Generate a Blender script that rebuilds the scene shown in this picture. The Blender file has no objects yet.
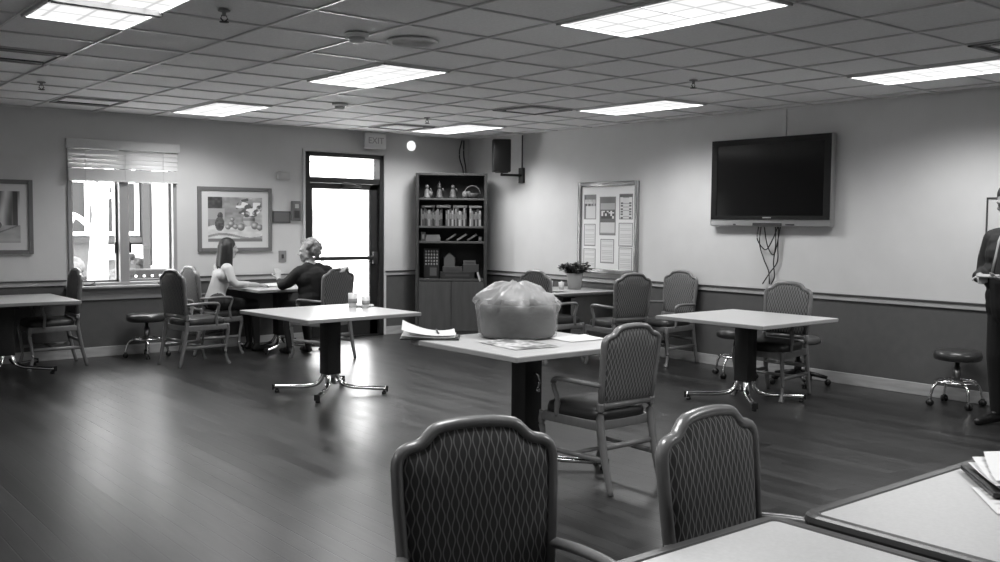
import bpy, bmesh, math, random
from mathutils import Vector, Matrix, Quaternion
from mathutils.bvhtree import BVHTree
random.seed(7)
PI = math.pi
sc = bpy.context.scene
COL = sc.collection

# ------------------------------------------------------------------ materials
def srgb(v):
    v = v / 255.0
    return v / 12.92 if v <= 0.04045 else ((v + 0.055) / 1.055) ** 2.4

def mat(name, v, rough=0.6, metal=0.0, noise=0.0, nscale=20.0, bump=0.0, bscale=80.0, spec=0.5, coat=0.0, stretch=None):
    """grey paint/wood/metal with optional procedural value noise and bump; v is an sRGB 0-255 grey"""
    m = bpy.data.materials.new(name); m.use_nodes = True
    nt = m.node_tree; N = nt.nodes; L = nt.links
    b = N['Principled BSDF']
    g = srgb(v)
    b.inputs['Base Color'].default_value = (g, g, g, 1)
    b.inputs['Roughness'].default_value = rough
    b.inputs['Metallic'].default_value = metal
    b.inputs['Specular IOR Level'].default_value = spec
    b.inputs['Coat Weight'].default_value = coat
    b.inputs['Coat Roughness'].default_value = 0.15
    if noise or bump:
        tc = N.new('ShaderNodeTexCoord'); mp = N.new('ShaderNodeMapping')
        L.new(tc.outputs['Object'], mp.inputs['Vector'])
        if stretch: mp.inputs['Scale'].default_value = stretch
    if noise:
        nz = N.new('ShaderNodeTexNoise'); nz.inputs['Scale'].default_value = nscale; nz.inputs['Detail'].default_value = 5
        L.new(mp.outputs['Vector'], nz.inputs['Vector'])
        r = N.new('ShaderNodeMapRange')
        r.inputs['From Min'].default_value = 0.3; r.inputs['From Max'].default_value = 0.7
        r.inputs['To Min'].default_value = g * (1 - noise); r.inputs['To Max'].default_value = g * (1 + noise)
        L.new(nz.outputs['Fac'], r.inputs['Value']); L.new(r.outputs['Result'], b.inputs['Base Color'])
    if bump:
        n2 = N.new('ShaderNodeTexNoise'); n2.inputs['Scale'].default_value = bscale; n2.inputs['Detail'].default_value = 4
        L.new(mp.outputs['Vector'], n2.inputs['Vector'])
        bp = N.new('ShaderNodeBump'); bp.inputs['Strength'].default_value = bump; bp.inputs['Distance'].default_value = 0.01
        L.new(n2.outputs['Fac'], bp.inputs['Height']); L.new(bp.outputs['Normal'], b.inputs['Normal'])
    return m

def mat_floor():
    m = bpy.data.materials.new('dark_plank_floor'); m.use_nodes = True
    N = m.node_tree.nodes; L = m.node_tree.links; b = N['Principled BSDF']
    tc = N.new('ShaderNodeTexCoord'); mp = N.new('ShaderNodeMapping')
    mp.inputs['Rotation'].default_value = (0, 0, PI / 2)
    L.new(tc.outputs['Object'], mp.inputs['Vector'])
    br = N.new('ShaderNodeTexBrick'); br.offset = 0.37; br.offset_frequency = 2
    br.inputs['Scale'].default_value = 1.0
    br.inputs['Brick Width'].default_value = 0.9; br.inputs['Row Height'].default_value = 0.102
    br.inputs['Mortar Size'].default_value = 0.0035; br.inputs['Mortar Smooth'].default_value = 0.3
    br.inputs['Bias'].default_value = 0.0
    a, c = 0.010, 0.030
    br.inputs['Color1'].default_value = (a, a, a, 1); br.inputs['Color2'].default_value = (c, c, c, 1)
    br.inputs['Mortar'].default_value = (0.008, 0.008, 0.008, 1)
    L.new(mp.outputs['Vector'], br.inputs['Vector'])
    mg = N.new('ShaderNodeMapping'); mg.inputs['Scale'].default_value = (14, 1.2, 1)
    L.new(tc.outputs['Object'], mg.inputs['Vector'])
    nz = N.new('ShaderNodeTexNoise'); nz.inputs['Scale'].default_value = 3; nz.inputs['Detail'].default_value = 6
    L.new(mg.outputs['Vector'], nz.inputs['Vector'])
    mr = N.new('ShaderNodeMapRange'); mr.inputs['From Min'].default_value = .3; mr.inputs['From Max'].default_value = .7
    mr.inputs['To Min'].default_value = 0.7; mr.inputs['To Max'].default_value = 1.3
    L.new(nz.outputs['Fac'], mr.inputs['Value'])
    mx = N.new('ShaderNodeMix'); mx.data_type = 'RGBA'; mx.blend_type = 'MULTIPLY'; mx.inputs[0].default_value = 1
    L.new(br.outputs['Color'], mx.inputs[6]); L.new(mr.outputs['Result'], mx.inputs[7])
    L.new(mx.outputs[2], b.inputs['Base Color'])
    rr = N.new('ShaderNodeMapRange'); rr.inputs['To Min'].default_value = 0.20; rr.inputs['To Max'].default_value = 0.28
    rv = N.new('ShaderNodeMath'); rv.operation = 'MULTIPLY_ADD'; rv.inputs[1].default_value = 2.2      # each plank a little duller or glossier
    L.new(br.outputs['Color'], rv.inputs[0]); L.new(rr.outputs['Result'], rv.inputs[2]); L.new(rv.outputs[0], b.inputs['Roughness'])
    bp = N.new('ShaderNodeBump'); bp.inputs['Strength'].default_value = 0.4; bp.inputs['Distance'].default_value = 0.003
    ad = N.new('ShaderNodeMath'); ad.operation = 'MULTIPLY_ADD'; ad.inputs[1].default_value = -1.0
    n3 = N.new('ShaderNodeTexNoise'); n3.inputs['Scale'].default_value = 2.5; n3.inputs['Detail'].default_value = 0
    L.new(tc.outputs['Object'], n3.inputs['Vector'])
    L.new(br.outputs['Fac'], ad.inputs[0]); L.new(n3.outputs['Fac'], ad.inputs[2])
    L.new(ad.outputs[0], bp.inputs['Height']); L.new(bp.outputs['Normal'], b.inputs['Normal'])
    b.inputs['Specular IOR Level'].default_value = 0.65
    return m

def mat_weave():
    """wavy ogee line pattern on the chair upholstery, in the object's own coordinates"""
    m = bpy.data.materials.new('wavy_upholstery'); m.use_nodes = True
    N = m.node_tree.nodes; L = m.node_tree.links; b = N['Principled BSDF']
    tc = N.new('ShaderNodeTexCoord'); sp = N.new('ShaderNodeSeparateXYZ'); L.new(tc.outputs['Object'], sp.inputs[0])
    def math_(op, a, c=None):
        n = N.new('ShaderNodeMath'); n.operation = op
        for i, v in enumerate((a, c)):
            if v is None: continue
            if isinstance(v, (int, float)): n.inputs[i].default_value = v
            else: L.new(v, n.inputs[i])
        return n.outputs[0]
    P = 0.0132
    s = math_('MULTIPLY', math_('SINE', math_('MULTIPLY', sp.outputs['Z'], 2 * PI / 0.062)), 0.0036)
    def fam(sign, off):
        x = math_('ADD', sp.outputs['X'], math_('MULTIPLY', s, sign))
        f = math_('FRACT', math_('ADD', math_('DIVIDE', x, 2 * P), off + 20))
        return math_('ABSOLUTE', math_('SUBTRACT', f, 0.5))
    d = math_('MINIMUM', fam(1, 0.0), fam(-1, 0.5))
    mr = N.new('ShaderNodeMapRange'); mr.inputs['From Min'].default_value = 0.025; mr.inputs['From Max'].default_value = 0.10
    mr.inputs['To Min'].default_value = srgb(142); mr.inputs['To Max'].default_value = srgb(76)
    L.new(d, mr.inputs['Value']); L.new(mr.outputs['Result'], b.inputs['Base Color'])
    b.inputs['Roughness'].default_value = 0.85; b.inputs['Specular IOR Level'].default_value = 0.2
    return m

def mat_glass(name='window_glass', refl=0.06):
    m = bpy.data.materials.new(name); m.use_nodes = True
    N = m.node_tree.nodes; L = m.node_tree.links
    N.remove(N['Principled BSDF'])
    t = N.new('ShaderNodeBsdfTransparent'); g = N.new('ShaderNodeBsdfGlossy'); g.inputs['Roughness'].default_value = 0.02
    t.inputs['Color'].default_value = (.97, .97, .97, 1)
    mx = N.new('ShaderNodeMixShader'); mx.inputs[0].default_value = refl
    L.new(t.outputs[0], mx.inputs[1]); L.new(g.outputs[0], mx.inputs[2]); L.new(mx.outputs[0], N['Material Output'].inputs[0])
    return m

def mat_plastic_film():
    m = bpy.data.materials.new('clear_plastic_film'); m.use_nodes = True
    N = m.node_tree.nodes; L = m.node_tree.links; b = N['Principled BSDF']
    b.inputs['Base Color'].default_value = (.5, .5, .5, 1); b.inputs['Roughness'].default_value = 0.22
    t = N.new('ShaderNodeBsdfTransparent'); mx = N.new('ShaderNodeMixShader')
    lw = N.new('ShaderNodeLayerWeight'); lw.inputs['Blend'].default_value = 0.4
    tc = N.new('ShaderNodeTexCoord'); nz = N.new('ShaderNodeTexNoise'); nz.inputs['Scale'].default_value = 9; nz.inputs['Detail'].default_value = 6
    L.new(tc.outputs['Object'], nz.inputs['Vector'])
    sp = N.new('ShaderNodeSeparateXYZ'); L.new(tc.outputs['Object'], sp.inputs[0])
    hz = N.new('ShaderNodeMapRange'); hz.inputs['From Min'].default_value = 0.16; hz.inputs['From Max'].default_value = 0.26
    hz.inputs['To Min'].default_value = 0.04; hz.inputs['To Max'].default_value = 0.42
    L.new(sp.outputs['Z'], hz.inputs['Value'])
    ad = N.new('ShaderNodeMath'); ad.operation = 'MULTIPLY_ADD'; ad.inputs[1].default_value = 0.35
    L.new(lw.outputs['Facing'], ad.inputs[0]); L.new(hz.outputs['Result'], ad.inputs[2])
    L.new(ad.outputs[0], mx.inputs[0]); L.new(t.outputs[0], mx.inputs[1]); L.new(b.outputs[0], mx.inputs[2])
    bp = N.new('ShaderNodeBump'); bp.inputs['Strength'].default_value = 0.9; bp.inputs['Distance'].default_value = 0.02
    L.new(nz.outputs['Fac'], bp.inputs['Height']); L.new(bp.outputs['Normal'], b.inputs['Normal'])
    L.new(mx.outputs[0], N['Material Output'].inputs[0])
    return m

def mat_diffuser():
    """prismatic troffer lens: throws most of its light down, little towards the horizontal"""
    m = bpy.data.materials.new('troffer_lens'); m.use_nodes = True
    N = m.node_tree.nodes; L = m.node_tree.links
    N.remove(N['Principled BSDF'])
    e = N.new('ShaderNodeEmission'); g = N.new('ShaderNodeNewGeometry')
    dt = N.new('ShaderNodeVectorMath'); dt.operation = 'DOT_PRODUCT'
    L.new(g.outputs['Normal'], dt.inputs[0]); L.new(g.outputs['Incoming'], dt.inputs[1])
    mr = N.new('ShaderNodeMapRange'); mr.interpolation_type = 'SMOOTHSTEP'
    mr.inputs['From Min'].default_value = 0.22; mr.inputs['From Max'].default_value = 0.62
    mr.inputs['To Min'].default_value = LAMP_LOW; mr.inputs['To Max'].default_value = LAMP_HIGH
    L.new(dt.outputs['Value'], mr.inputs['Value'])
    tc = N.new('ShaderNodeTexCoord')
    br = N.new('ShaderNodeTexBrick'); br.offset = 0.0; br.inputs['Scale'].default_value = 1
    br.inputs['Brick Width'].default_value = 0.19; br.inputs['Row Height'].default_value = 0.19
    br.inputs['Mortar Size'].default_value = 0.018; br.inputs['Mortar Smooth'].default_value = 1
    br.inputs['Color1'].default_value = (1, 1, 1, 1); br.inputs['Color2'].default_value = (.85, .85, .85, 1); br.inputs['Mortar'].default_value = (.55, .55, .55, 1)
    L.new(tc.outputs['Object'], br.inputs['Vector'])
    mm = N.new('ShaderNodeMath'); mm.operation = 'MULTIPLY'
    L.new(mr.outputs['Result'], mm.inputs[0]); L.new(br.outputs['Color'], mm.inputs[1])
    L.new(mm.outputs[0], e.inputs['Strength'])
    L.new(e.outputs[0], N['Material Output'].inputs[0])
    return m

def mat_paint():
    m = bpy.data.materials.new('printed_greys'); m.use_nodes = True
    N = m.node_tree.nodes; L = m.node_tree.links; b = N['Principled BSDF']
    a = N.new('ShaderNodeAttribute'); a.attribute_name = 'tone'
    L.new(a.outputs['Color'], b.inputs['Base Color']); b.inputs['Roughness'].default_value = 0.45
    return m

LAMP_LOW, LAMP_HIGH = 0.62, 15.5
SKY = 7.0
M = dict(
    wall=mat('warm_wall_paint', 200, 0.75, noise=0.03, nscale=3, bump=0.06, bscale=160),
    wainscot=mat('wainscot_paint', 83, 0.7, noise=0.06, nscale=12, bump=0.05, bscale=200),
    rail=mat('rail_wood', 165, 0.4), rail_dark=mat('rail_cap', 70, 0.4),
    base=mat('baseboard_wood', 168, 0.35, noise=0.15, nscale=4, stretch=(1, 1, 8)),
    floor=mat_floor(),
    tile=mat('ceiling_tile', 228, 0.9, noise=0.05, nscale=60, bump=0.15, bscale=220),
    tbar=mat('ceiling_bar', 200, 0.35, metal=0.1),
    white=mat('white_enamel', 215, 0.35), offwhite=mat('off_white_plastic', 190, 0.4),
    tvblack=mat('tv_bezel', 14, .55, spec=.25),
    black=mat('black_plastic', 22, 0.35), blackmat=mat('black_powder_coat', 26, 0.5, noise=0.1),
    doorframe=mat('dark_bronze_frame', 34, 0.4), silver=mat('silver_plastic', 165, 0.35, metal=0.5),
    screen=mat('dark_screen', 14, 0.12), chrome=mat('chrome', 225, 0.12, metal=1.0),
    steel=mat('dull_steel', 150, 0.3, metal=1.0),
    wood=mat('chair_wood', 110, 0.3, noise=0.08, nscale=8, stretch=(6, 6, 1), coat=0.25),
    leather=mat('dark_leather', 36, 0.38, bump=0.08, bscale=120), weave=mat_weave(),
    stoolleather=mat('grey_vinyl', 52, 0.3), greyvinyl=mat('mid_grey_vinyl', 84, 0.4),
    laminate=mat('pale_laminate', 196, 0.28, noise=0.04, nscale=50), lamedge=mat('laminate_edge', 150, 0.4),
    lamin2=mat('speckled_laminate', 190, 0.3, noise=0.05, nscale=90), bumper=mat('dark_bumper_edge', 66, 0.3),
    case=mat('bookcase_wood', 58, 0.4, noise=0.14, nscale=5, stretch=(5, 5, .6)), casein=mat('bookcase_back', 30, 0.6),
    caseshelf=mat('bookcase_shelf', 74, 0.45), casedoor=mat('bookcase_door', 74, 0.4, noise=0.14, nscale=5, stretch=(5, 5, .6)),
    winframe=mat('window_wood', 150, 0.45), blind=mat('blind_slat', 205, 0.5), glass=mat_glass(), film=mat_plastic_film(),
    picframe=mat('grey_picture_frame', 110, 0.4), matboard=mat('picture_mat', 205, 0.7), paint=mat_paint(),
    boardframe=mat('silver_board_frame', 150, 0.25, metal=0.6), paper=mat('white_paper', 228, 0.7), greypaper=mat('grey_paper', 150, 0.7),
    basket=mat('woven_basket', 78, 0.7, noise=0.2, nscale=30, stretch=(1, 1, 4)), leaf=mat('leaf', 52, 0.6), petal=mat('petal', 105, 0.6, noise=0.3, nscale=30),
    pot=mat('pot_wrap', 172, 0.35), cup=mat('pale_cup', 210, 0.3), skin=mat('skin', 165, 0.5), skin2=mat('tanned_skin', 140, 0.5),
    lip=mat('lip', 105, 0.5), sweater=mat('pale_sweater', 178, 0.8, bump=0.1, bscale=150), blackcloth=mat('black_cloth', 20, 0.8), darkcloth=mat('charcoal_cloth', 32, 0.8),
    darkhair=mat('dark_hair', 26, 0.62, noise=0.3, nscale=40, stretch=(4, 4, 1)), greyhair=mat('grey_hair', 142, 0.6, noise=0.4, nscale=45, bump=0.6, bscale=60),
    eye=mat('eye', 30, 0.2), shoe=mat('black_shoe', 24, 0.3),
    snow=mat('snow', 245, 0.9), bark=mat('pale_bark', 205, 0.9, noise=0.25, nscale=6), brick=mat('grey_brick', 74, 0.9, noise=0.1, nscale=6), brickdark=mat('dark_brick', 46, 0.9),
    outwhite=mat('white_trim', 240, 0.8), outglass=mat('dark_pane', 52, 0.6, spec=.1), bush=mat('frosted_bush', 82, 0.9, noise=0.3, nscale=10), slab=mat('dark_slab', 30, 0.7),
    lit=mat('bulb', 240, 0.4), exitred=mat('exit_letter', 150, 0.5), exitbody=mat('exit_body', 205, 0.4),
)
for g in (38, 60, 80, 105, 130, 150, 175, 200, 225):
    M['g%d' % g] = mat('grey_%d' % g, g, 0.55)
M['lens'] = mat_diffuser()
M['glow'] = mat('glowing_disc', 230, .5); M['glow'].node_tree.nodes['Principled BSDF'].inputs['Emission Color'].default_value = (1, 1, 1, 1); M['glow'].node_tree.nodes['Principled BSDF'].inputs['Emission Strength'].default_value = .55

# ------------------------------------------------------------------ geometry helpers
def tag(o, label=None, cat=None, group=None, kind=None):
    if label: o['label'] = label
    if cat: o['category'] = cat
    if group: o['group'] = group
    if kind: o['kind'] = kind
    return o

def thing(name, loc, rz, label, cat, group=None, kind=None):
    o = bpy.data.objects.new(name, None); COL.objects.link(o)
    o.empty_display_size = 0.05
    o.location = loc; o.rotation_euler = (0, 0, rz)
    return tag(o, label, cat, group, kind)

class MB:
    def __init__(s): s.bm = bmesh.new(); s.mats = []
    def mi(s, m):
        if m not in s.mats: s.mats.append(m)
        return s.mats.index(m)
    def faces(s, vs, fs, m=None, smooth=False):
        bv = [s.bm.verts.new(v) for v in vs]; k = s.mi(m) if m else 0
        for f in fs:
            try: fc = s.bm.faces.new([bv[i] for i in f])
            except ValueError: continue
            fc.material_index = k; fc.smooth = smooth
        return bv
    def box(s, c, d, m=None, rz=0.0, bev=0.0, mx=None):
        t = bmesh.new(); bmesh.ops.create_cube(t, size=1.0)
        for v in t.verts: v.co = Vector((v.co.x * d[0], v.co.y * d[1], v.co.z * d[2]))
        if bev: bmesh.ops.bevel(t, geom=t.edges[:], offset=bev, segments=2, profile=0.5, affect='EDGES')
        R = Matrix.Translation(c) @ (mx if mx else Matrix.Rotation(rz, 4, 'Z'))
        s.add(t, R, m, bev > 0.004); return s
    def add(s, t, R, m, smooth=False):
        k = s.mi(m) if m else 0; mp = {}
        for v in t.verts: mp[v] = s.bm.verts.new(R @ v.co)
        for f in t.faces:
            try: n = s.bm.faces.new([mp[v] for v in f.verts])
            except ValueError: continue
            n.material_index = k; n.smooth = smooth
        t.free()
    def lathe(s, c, prof, m=None, n=24, axis='Z', smooth=True, mx=None):
        """profile of (r, z), revolved; closed where r = 0"""
        vs = []; fs = []; R = mx if mx else Matrix.Identity(4)
        for r, z in prof:
            for i in range(n):
                a = 2 * PI * i / n; vs.append(Vector(c) + (R @ Vector((r * math.cos(a), r * math.sin(a), z))))
        for j in range(len(prof) - 1):
            for i in range(n):
                a, b = j * n + i, j * n + (i + 1) % n
                fs.append((a, b, b + n, a + n))
        if prof[0][0] > 1e-6: fs.append(tuple(range(n - 1, -1, -1)))
        if prof[-1][0] > 1e-6: fs.append(tuple(range((len(prof) - 1) * n, len(prof) * n)))
        s.faces(vs, fs, m, smooth); bmesh.ops.remove_doubles(s.bm, verts=s.bm.verts[:], dist=1e-5); return s
    def tube(s, pts, r, m=None, n=8, closed=False, flat=1.0, up=(0, 0, 1), smooth=True):
        """sweep an ellipse (r across, r*flat along 'up') through pts; r may be a list"""
        pts = [Vector(p) for p in pts]; k = len(pts); rs = r if isinstance(r, (list, tuple)) else [r] * k
        vs = []; fs = []; pu = Vector(up)
        for i, p in enumerate(pts):
            a = pts[(i - 1) % k] if (closed or i > 0) else p
            b = pts[(i + 1) % k] if (closed or i < k - 1) else p
            t = (b - a).normalized()
            x = t.cross(pu)
            if x.length < 1e-3: x = t.cross(Vector((1, 0, 0)) if abs(t.x) < .9 else Vector((0, 1, 0)))
            x.normalize(); y = x.cross(t).normalized()
            for j in range(n):
                q = 2 * PI * j / n
                vs.append(p + x * (math.cos(q) * rs[i]) + y * (math.sin(q) * rs[i] * flat))
        for i in range(k if closed else k - 1):
            for j in range(n):
                a, b = i * n + j, i * n + (j + 1) % n; c = ((i + 1) % k) * n
                fs.append((a, b, c + (j + 1) % n, c + j))
        if not closed:
            fs.append(tuple(range(n - 1, -1, -1))); fs.append(tuple(range((k - 1) * n, k * n)))
        s.faces(vs, fs, m, smooth); return s
    def ball(s, c, r, m=None, seg=16, ring=10, R=None):
        t = bmesh.new(); bmesh.ops.create_uvsphere(t, u_segments=seg, v_segments=ring, radius=1.0)
        r = r if isinstance(r, (list, tuple)) else (r, r, r)
        Mx = Matrix.Translation(c) @ (R.to_4x4() if R else Matrix.Identity(4)) @ Matrix.Diagonal((*r, 1))
        s.add(t, Mx, m, True); return s
    def quad(s, p, m=None): s.faces(p, [(0, 1, 2, 3)], m); return s
    def build(s, name, m=None, parent=None, loc=None, rz=0.0, keep_normals=False):
        bm = s.bm
        if not keep_normals: bmesh.ops.recalc_face_normals(bm, faces=bm.faces[:])
        me = bpy.data.meshes.new(name); bm.to_mesh(me); bm.free()
        if s.mats: [me.materials.append(x) for x in s.mats]
        elif m: me.materials.append(m)
        o = bpy.data.objects.new(name, me); COL.objects.link(o)
        if parent: o.parent = parent
        if loc is not None: o.location = loc
        if rz: o.rotation_euler = (0, 0, rz)
        return o

def bez(p, n=12):
    """Catmull-Rom through points"""
    p = [Vector(q) for q in p]; out = []
    for i in range(len(p) - 1):
        a = p[max(i - 1, 0)]; b = p[i]; c = p[i + 1]; d = p[min(i + 2, len(p) - 1)]
        for k in range(n):
            t = k / n
            out.append(0.5 * ((2 * b) + (c - a) * t + (2 * a - 5 * b + 4 * c - d) * t * t + (3 * b - a - 3 * c + d) * t ** 3))
    out.append(p[-1]); return out

def copy_tree(o, parent=None):
    c = o.copy(); COL.objects.link(c); c.parent = parent
    for ch in list(o.children): copy_tree(ch, c)
    return c

def structure(mb, name, m=None, parent=None, **k):
    o = mb.build(name, m, parent, **k)
    if not parent: o['kind'] = 'structure'
    return o

def painted(name, w, h, nx, ny, fn, parent=None, loc=(0, 0, 0), rot=(0, 0, 0), mesh_z=None):
    """flat printed sheet in local XZ, facing -Y; tone(u,v) returns an sRGB grey"""
    me = bpy.data.meshes.new(name); vs = []; fs = []; tones = []
    for j in range(ny):
        for i in range(nx):
            b = len(vs)
            for (di, dj) in ((0, 0), (1, 0), (1, 1), (0, 1)):
                u, v = (i + di) / nx, (j + dj) / ny
                vs.append(((u - .5) * w, 0 if not mesh_z else mesh_z(u, v), (v - .5) * h))
            fs.append((b, b + 1, b + 2, b + 3)); t = srgb(max(0, min(255, fn((i + .5) / nx, (j + .5) / ny))))
            tones += [t] * 4
    me.from_pydata(vs, [], fs)
    at = me.color_attributes.new('tone', 'FLOAT_COLOR', 'POINT')
    for i, t in enumerate(tones): at.data[i].color = (t, t, t, 1)
    me.materials.append(M['paint'])
    o = bpy.data.objects.new(name, me); COL.objects.link(o); o.location = loc; o.rotation_euler = rot
    if parent: o.parent = parent
    return o

# ------------------------------------------------------------------ room constants
XR, YB, ZC = 8.336, 11.02, 2.661          # right wall, back wall, ceiling
XL, YF = -2.6, -2.8                        # unseen left and front walls
G, GX, GY = 0.6096, 5.6555, 4.8657         # ceiling grid
WX0, WX1, WZ0, WZ1 = 2.96, 4.14, 0.775, 2.32   # window opening
DX0, DX1, DZ1 = 5.776, 6.916, 2.375            # door opening

# floor, ceiling, walls
structure(MB().box(((XL + XR) / 2, (YF + YB) / 2 + .1, -0.05), (XR - XL + .4, YB - YF + .4, 0.1)), 'floor', M['floor'])
structure(MB().box(((XL + XR) / 2, (YF + YB) / 2, ZC + 0.06), (XR - XL + .4, YB - YF + .4, 0.1)), 'ceiling', M['tile'])
b = MB()
for x0, x1, z0, z1 in ((XL - .2, WX0, 0, ZC + .1), (WX0, WX1, 0, WZ0), (WX0, WX1, WZ1, ZC + .1), (WX1, DX0, 0, ZC + .1), (DX0, DX1, DZ1, ZC + .1), (DX1, XR + .2, 0, ZC + .1)):
    b.box(((x0 + x1) / 2, YB + .1, (z0 + z1) / 2), (x1 - x0, .2, z1 - z0))
structure(b, 'wall_back', M['wall'])
structure(MB().box((XR + .1, (YF + YB) / 2, ZC / 2), (.2, YB - YF, ZC + .1)), 'wall_right', M['wall'])
structure(MB().box((XL - .1, (YF + YB) / 2, ZC / 2), (.2, YB - YF, ZC + .1)), 'wall_left', M['wall'])
structure(MB().box(((XL + XR) / 2, YF - .1, ZC / 2), (XR - XL + .4, .2, ZC + .1)), 'wall_front', M['wall'])

# ceiling suspension bars
b = MB()
zb = ZC + .006
i0 = math.ceil((XL - GX) / G); i1 = math.floor((XR - GX) / G)
for i in range(i0, i1 + 1): b.box((GX + i * G, (YF + YB) / 2, zb), (.013, YB - YF, .014))
j0 = math.ceil((YF - GY) / G); j1 = math.floor((YB - GY) / G)
for j in range(j0, j1 + 1): b.box(((XL + XR) / 2, GY + j * G, zb + .0005), (XR - XL, .013, .014))
structure(b, 'trim_1', M['tbar'])
structure(MB().box((XR - .012, (YF + YB) / 2, ZC + .004), (.024, YB - YF, .014)).box(((XL + XR) / 2, YB - .012, ZC + .004), (XR - XL, .024, .014)), 'trim_2', M['tbar'])

# wainscot, chair rail, baseboards
T = .012
def run_back(x0, x1, n):
    structure(MB().box(((x0 + x1) / 2, YB - T / 2, .445), (x1 - x0, T, .70)), 'wainscot_back_%d' % n, M['wainscot'])
    structure(MB().box(((x0 + x1) / 2, YB - .014, .818), (x1 - x0, .028, .046), M['rail'], bev=.004).box(((x0 + x1) / 2, YB - .019, .848), (x1 - x0, .038, .016), M['rail_dark'], bev=.003), 'trim_%d' % (2 + n))
    structure(MB().box(((x0 + x1) / 2, YB - .01, .055), (x1 - x0, .02, .11), bev=.004), 'baseboard_back_%d' % n, M['base'])
run_back(XL, WX0 - .03, 1); run_back(WX1 + .03, DX0 - .02, 2); run_back(DX1 + .02, XR - .02, 3)
structure(MB().box(((WX0 + WX1) / 2, YB - T / 2, .38), (WX1 - WX0 + .06, T, .57)), 'wainscot_back_4', M['wainscot'])
structure(MB().box(((WX0 + WX1) / 2, YB - .01, .055), (WX1 - WX0 + .06, .02, .11), bev=.004), 'baseboard_back_4', M['base'])
ym = (YF + YB) / 2; yl = YB - YF - .04
structure(MB().box((XR - T / 2, ym, .445), (T, yl, .70)), 'wainscot_right', M['wainscot'])
structure(MB().box((XR - .014, ym, .818), (.028, yl, .046), M['rail'], bev=.004).box((XR - .019, ym, .848), (.038, yl, .016), M['rail_dark'], bev=.003), 'trim_6')
structure(MB().box((XR - .01, ym, .055), (.02, yl, .11), bev=.004), 'baseboard_right', M['base'])
for o in bpy.data.objects:
    if o.name.startswith('wainscot'): o['kind'] = 'structure'

# ------------------------------------------------------------------ window
win = bpy.data.objects.new('window_1', None); COL.objects.link(win); win['kind'] = 'structure'; win.location = ((WX0 + WX1) / 2, YB, WZ0)
W = WX1 - WX0; Hh = WZ1 - WZ0
b = MB()
fy = .05
for x in (-W / 2 + .022, W / 2 - .022): b.box((x, fy, Hh / 2), (.044, .14, Hh), bev=.004)
b.box((0, fy, .02), (W, .14, .04), bev=.004).box((0, fy, Hh - .02), (W, .14, .04), bev=.004)
b.box((0, fy, Hh / 2), (.10, .13, Hh), bev=.004)
b.build('window_frame', M['winframe'], win)
for x0, x1 in ((-W / 2 + .044, -.05), (.05, W / 2 - .044)):
    s = MB(); c = (x0 + x1) / 2; w = x1 - x0
    for x in (x0 + .012, x1 - .012): s.box((x, .075, Hh / 2), (.024, .04, Hh - .08))
    for z in (.052, Hh - .052): s.box((c, .075, z), (w, .04, .024))
    so = s.build('sash', M['g105'], win)
    MB().box((c, .08, Hh / 2), (w - .04, .006, Hh - .12)).build('pane', M['glass'], so)
    k = MB().box((x0 + .03 if x0 > 0 else x1 - .035, .04, .42), (.018, .03, .12), bev=.003); k.build('latch', M['black'], so)
b = MB().box((0, -.035, -.008), (W + .08, .12, .03), bev=.005); b.build('window_sill', M['winframe'], win)
MB().box((0, -.012, -.085), (W + .06, .03, .13), bev=.004).build('window_apron', M['winframe'], win)
for x in (-.38, .42):
    MB().box((x, -.02, .016), (.12, .05, .02), bev=.006).tube([(x, -.03, .02), (x + .05, -.045, .045)], .006).build('window_crank', M['g60'], win)

bl = thing('window_blind', ((WX0 + WX1) / 2, YB - .03, WZ1), 0, 'white slatted horizontal blind drawn up to the top of the window', 'blind')
MB().box((0, -.02, -.005), (W + .04, .055, .10), bev=.006).build('valance', M['blind'], bl)
for k in range(4):
    z = -.085 - k * .05
    b = MB().box((0, -.015, z), (W, .055, .004), mx=Matrix.Rotation(1.12, 4, 'X')); b.build('slat', M['blind'], bl)
b = MB()
for k in range(18): b.box((0, -.015, -.272 - k * .0065), (W, .05, .0058), rz=0)
b.build('gathered_slats', M['blind'], bl)
MB().box((0, -.015, -.392), (W, .055, .018), bev=.004).build('bottom_rail', M['blind'], bl)
for x in (-.42, 0, .42): MB().box((x, -.043, -.2), (.006, .002, .38)).build('ladder_cord', M['offwhite'], bl)

# ------------------------------------------------------------------ door
dr = bpy.data.objects.new('door_1', None); COL.objects.link(dr); dr['kind'] = 'structure'; dr.location = ((DX0 + DX1) / 2, YB, 0)
DW = DX1 - DX0; b = MB(); y = .06
for x in (-DW / 2 + .03, DW / 2 - .03): b.box((x, y, DZ1 / 2), (.06, .16, DZ1), bev=.003)
b.box((0, y, DZ1 - .025), (DW, .16, .05), bev=.003).box((0, y, 2.03), (DW - .1, .14, .07), bev=.003).box((0, y, .01), (DW, .16, .02))
b.build('door_frame', M['doorframe'], dr)
MB().box((0, .075, 2.195), (DW - .12, .008, .27)).build('transom_pane', M['glass'], dr)
b = MB()
lw = DW - .13
b.box((-lw / 2 + .025, .05, 1.0), (.05, .045, 1.96), bev=.003).box((lw / 2 - .06, .05, 1.0), (.12, .045, 1.96), bev=.003)
b.box((0, .05, 1.955), (lw, .045, .075), bev=.003).box((0, .05, .13), (lw, .045, .22), bev=.003)
b.build('door_leaf', M['doorframe'], dr)
MB().box((-.035, .055, 1.08), (lw - .17, .008, 1.7)).build('door_pane', M['glass'], dr)
MB().box((-.02, .0, 1.03), (lw - .06, .035, .05), bev=.006).box((lw / 2 - .06, .0, 1.03), (.07, .05, .16), bev=.006).build('push_bar', M['g38'], dr)
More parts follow.
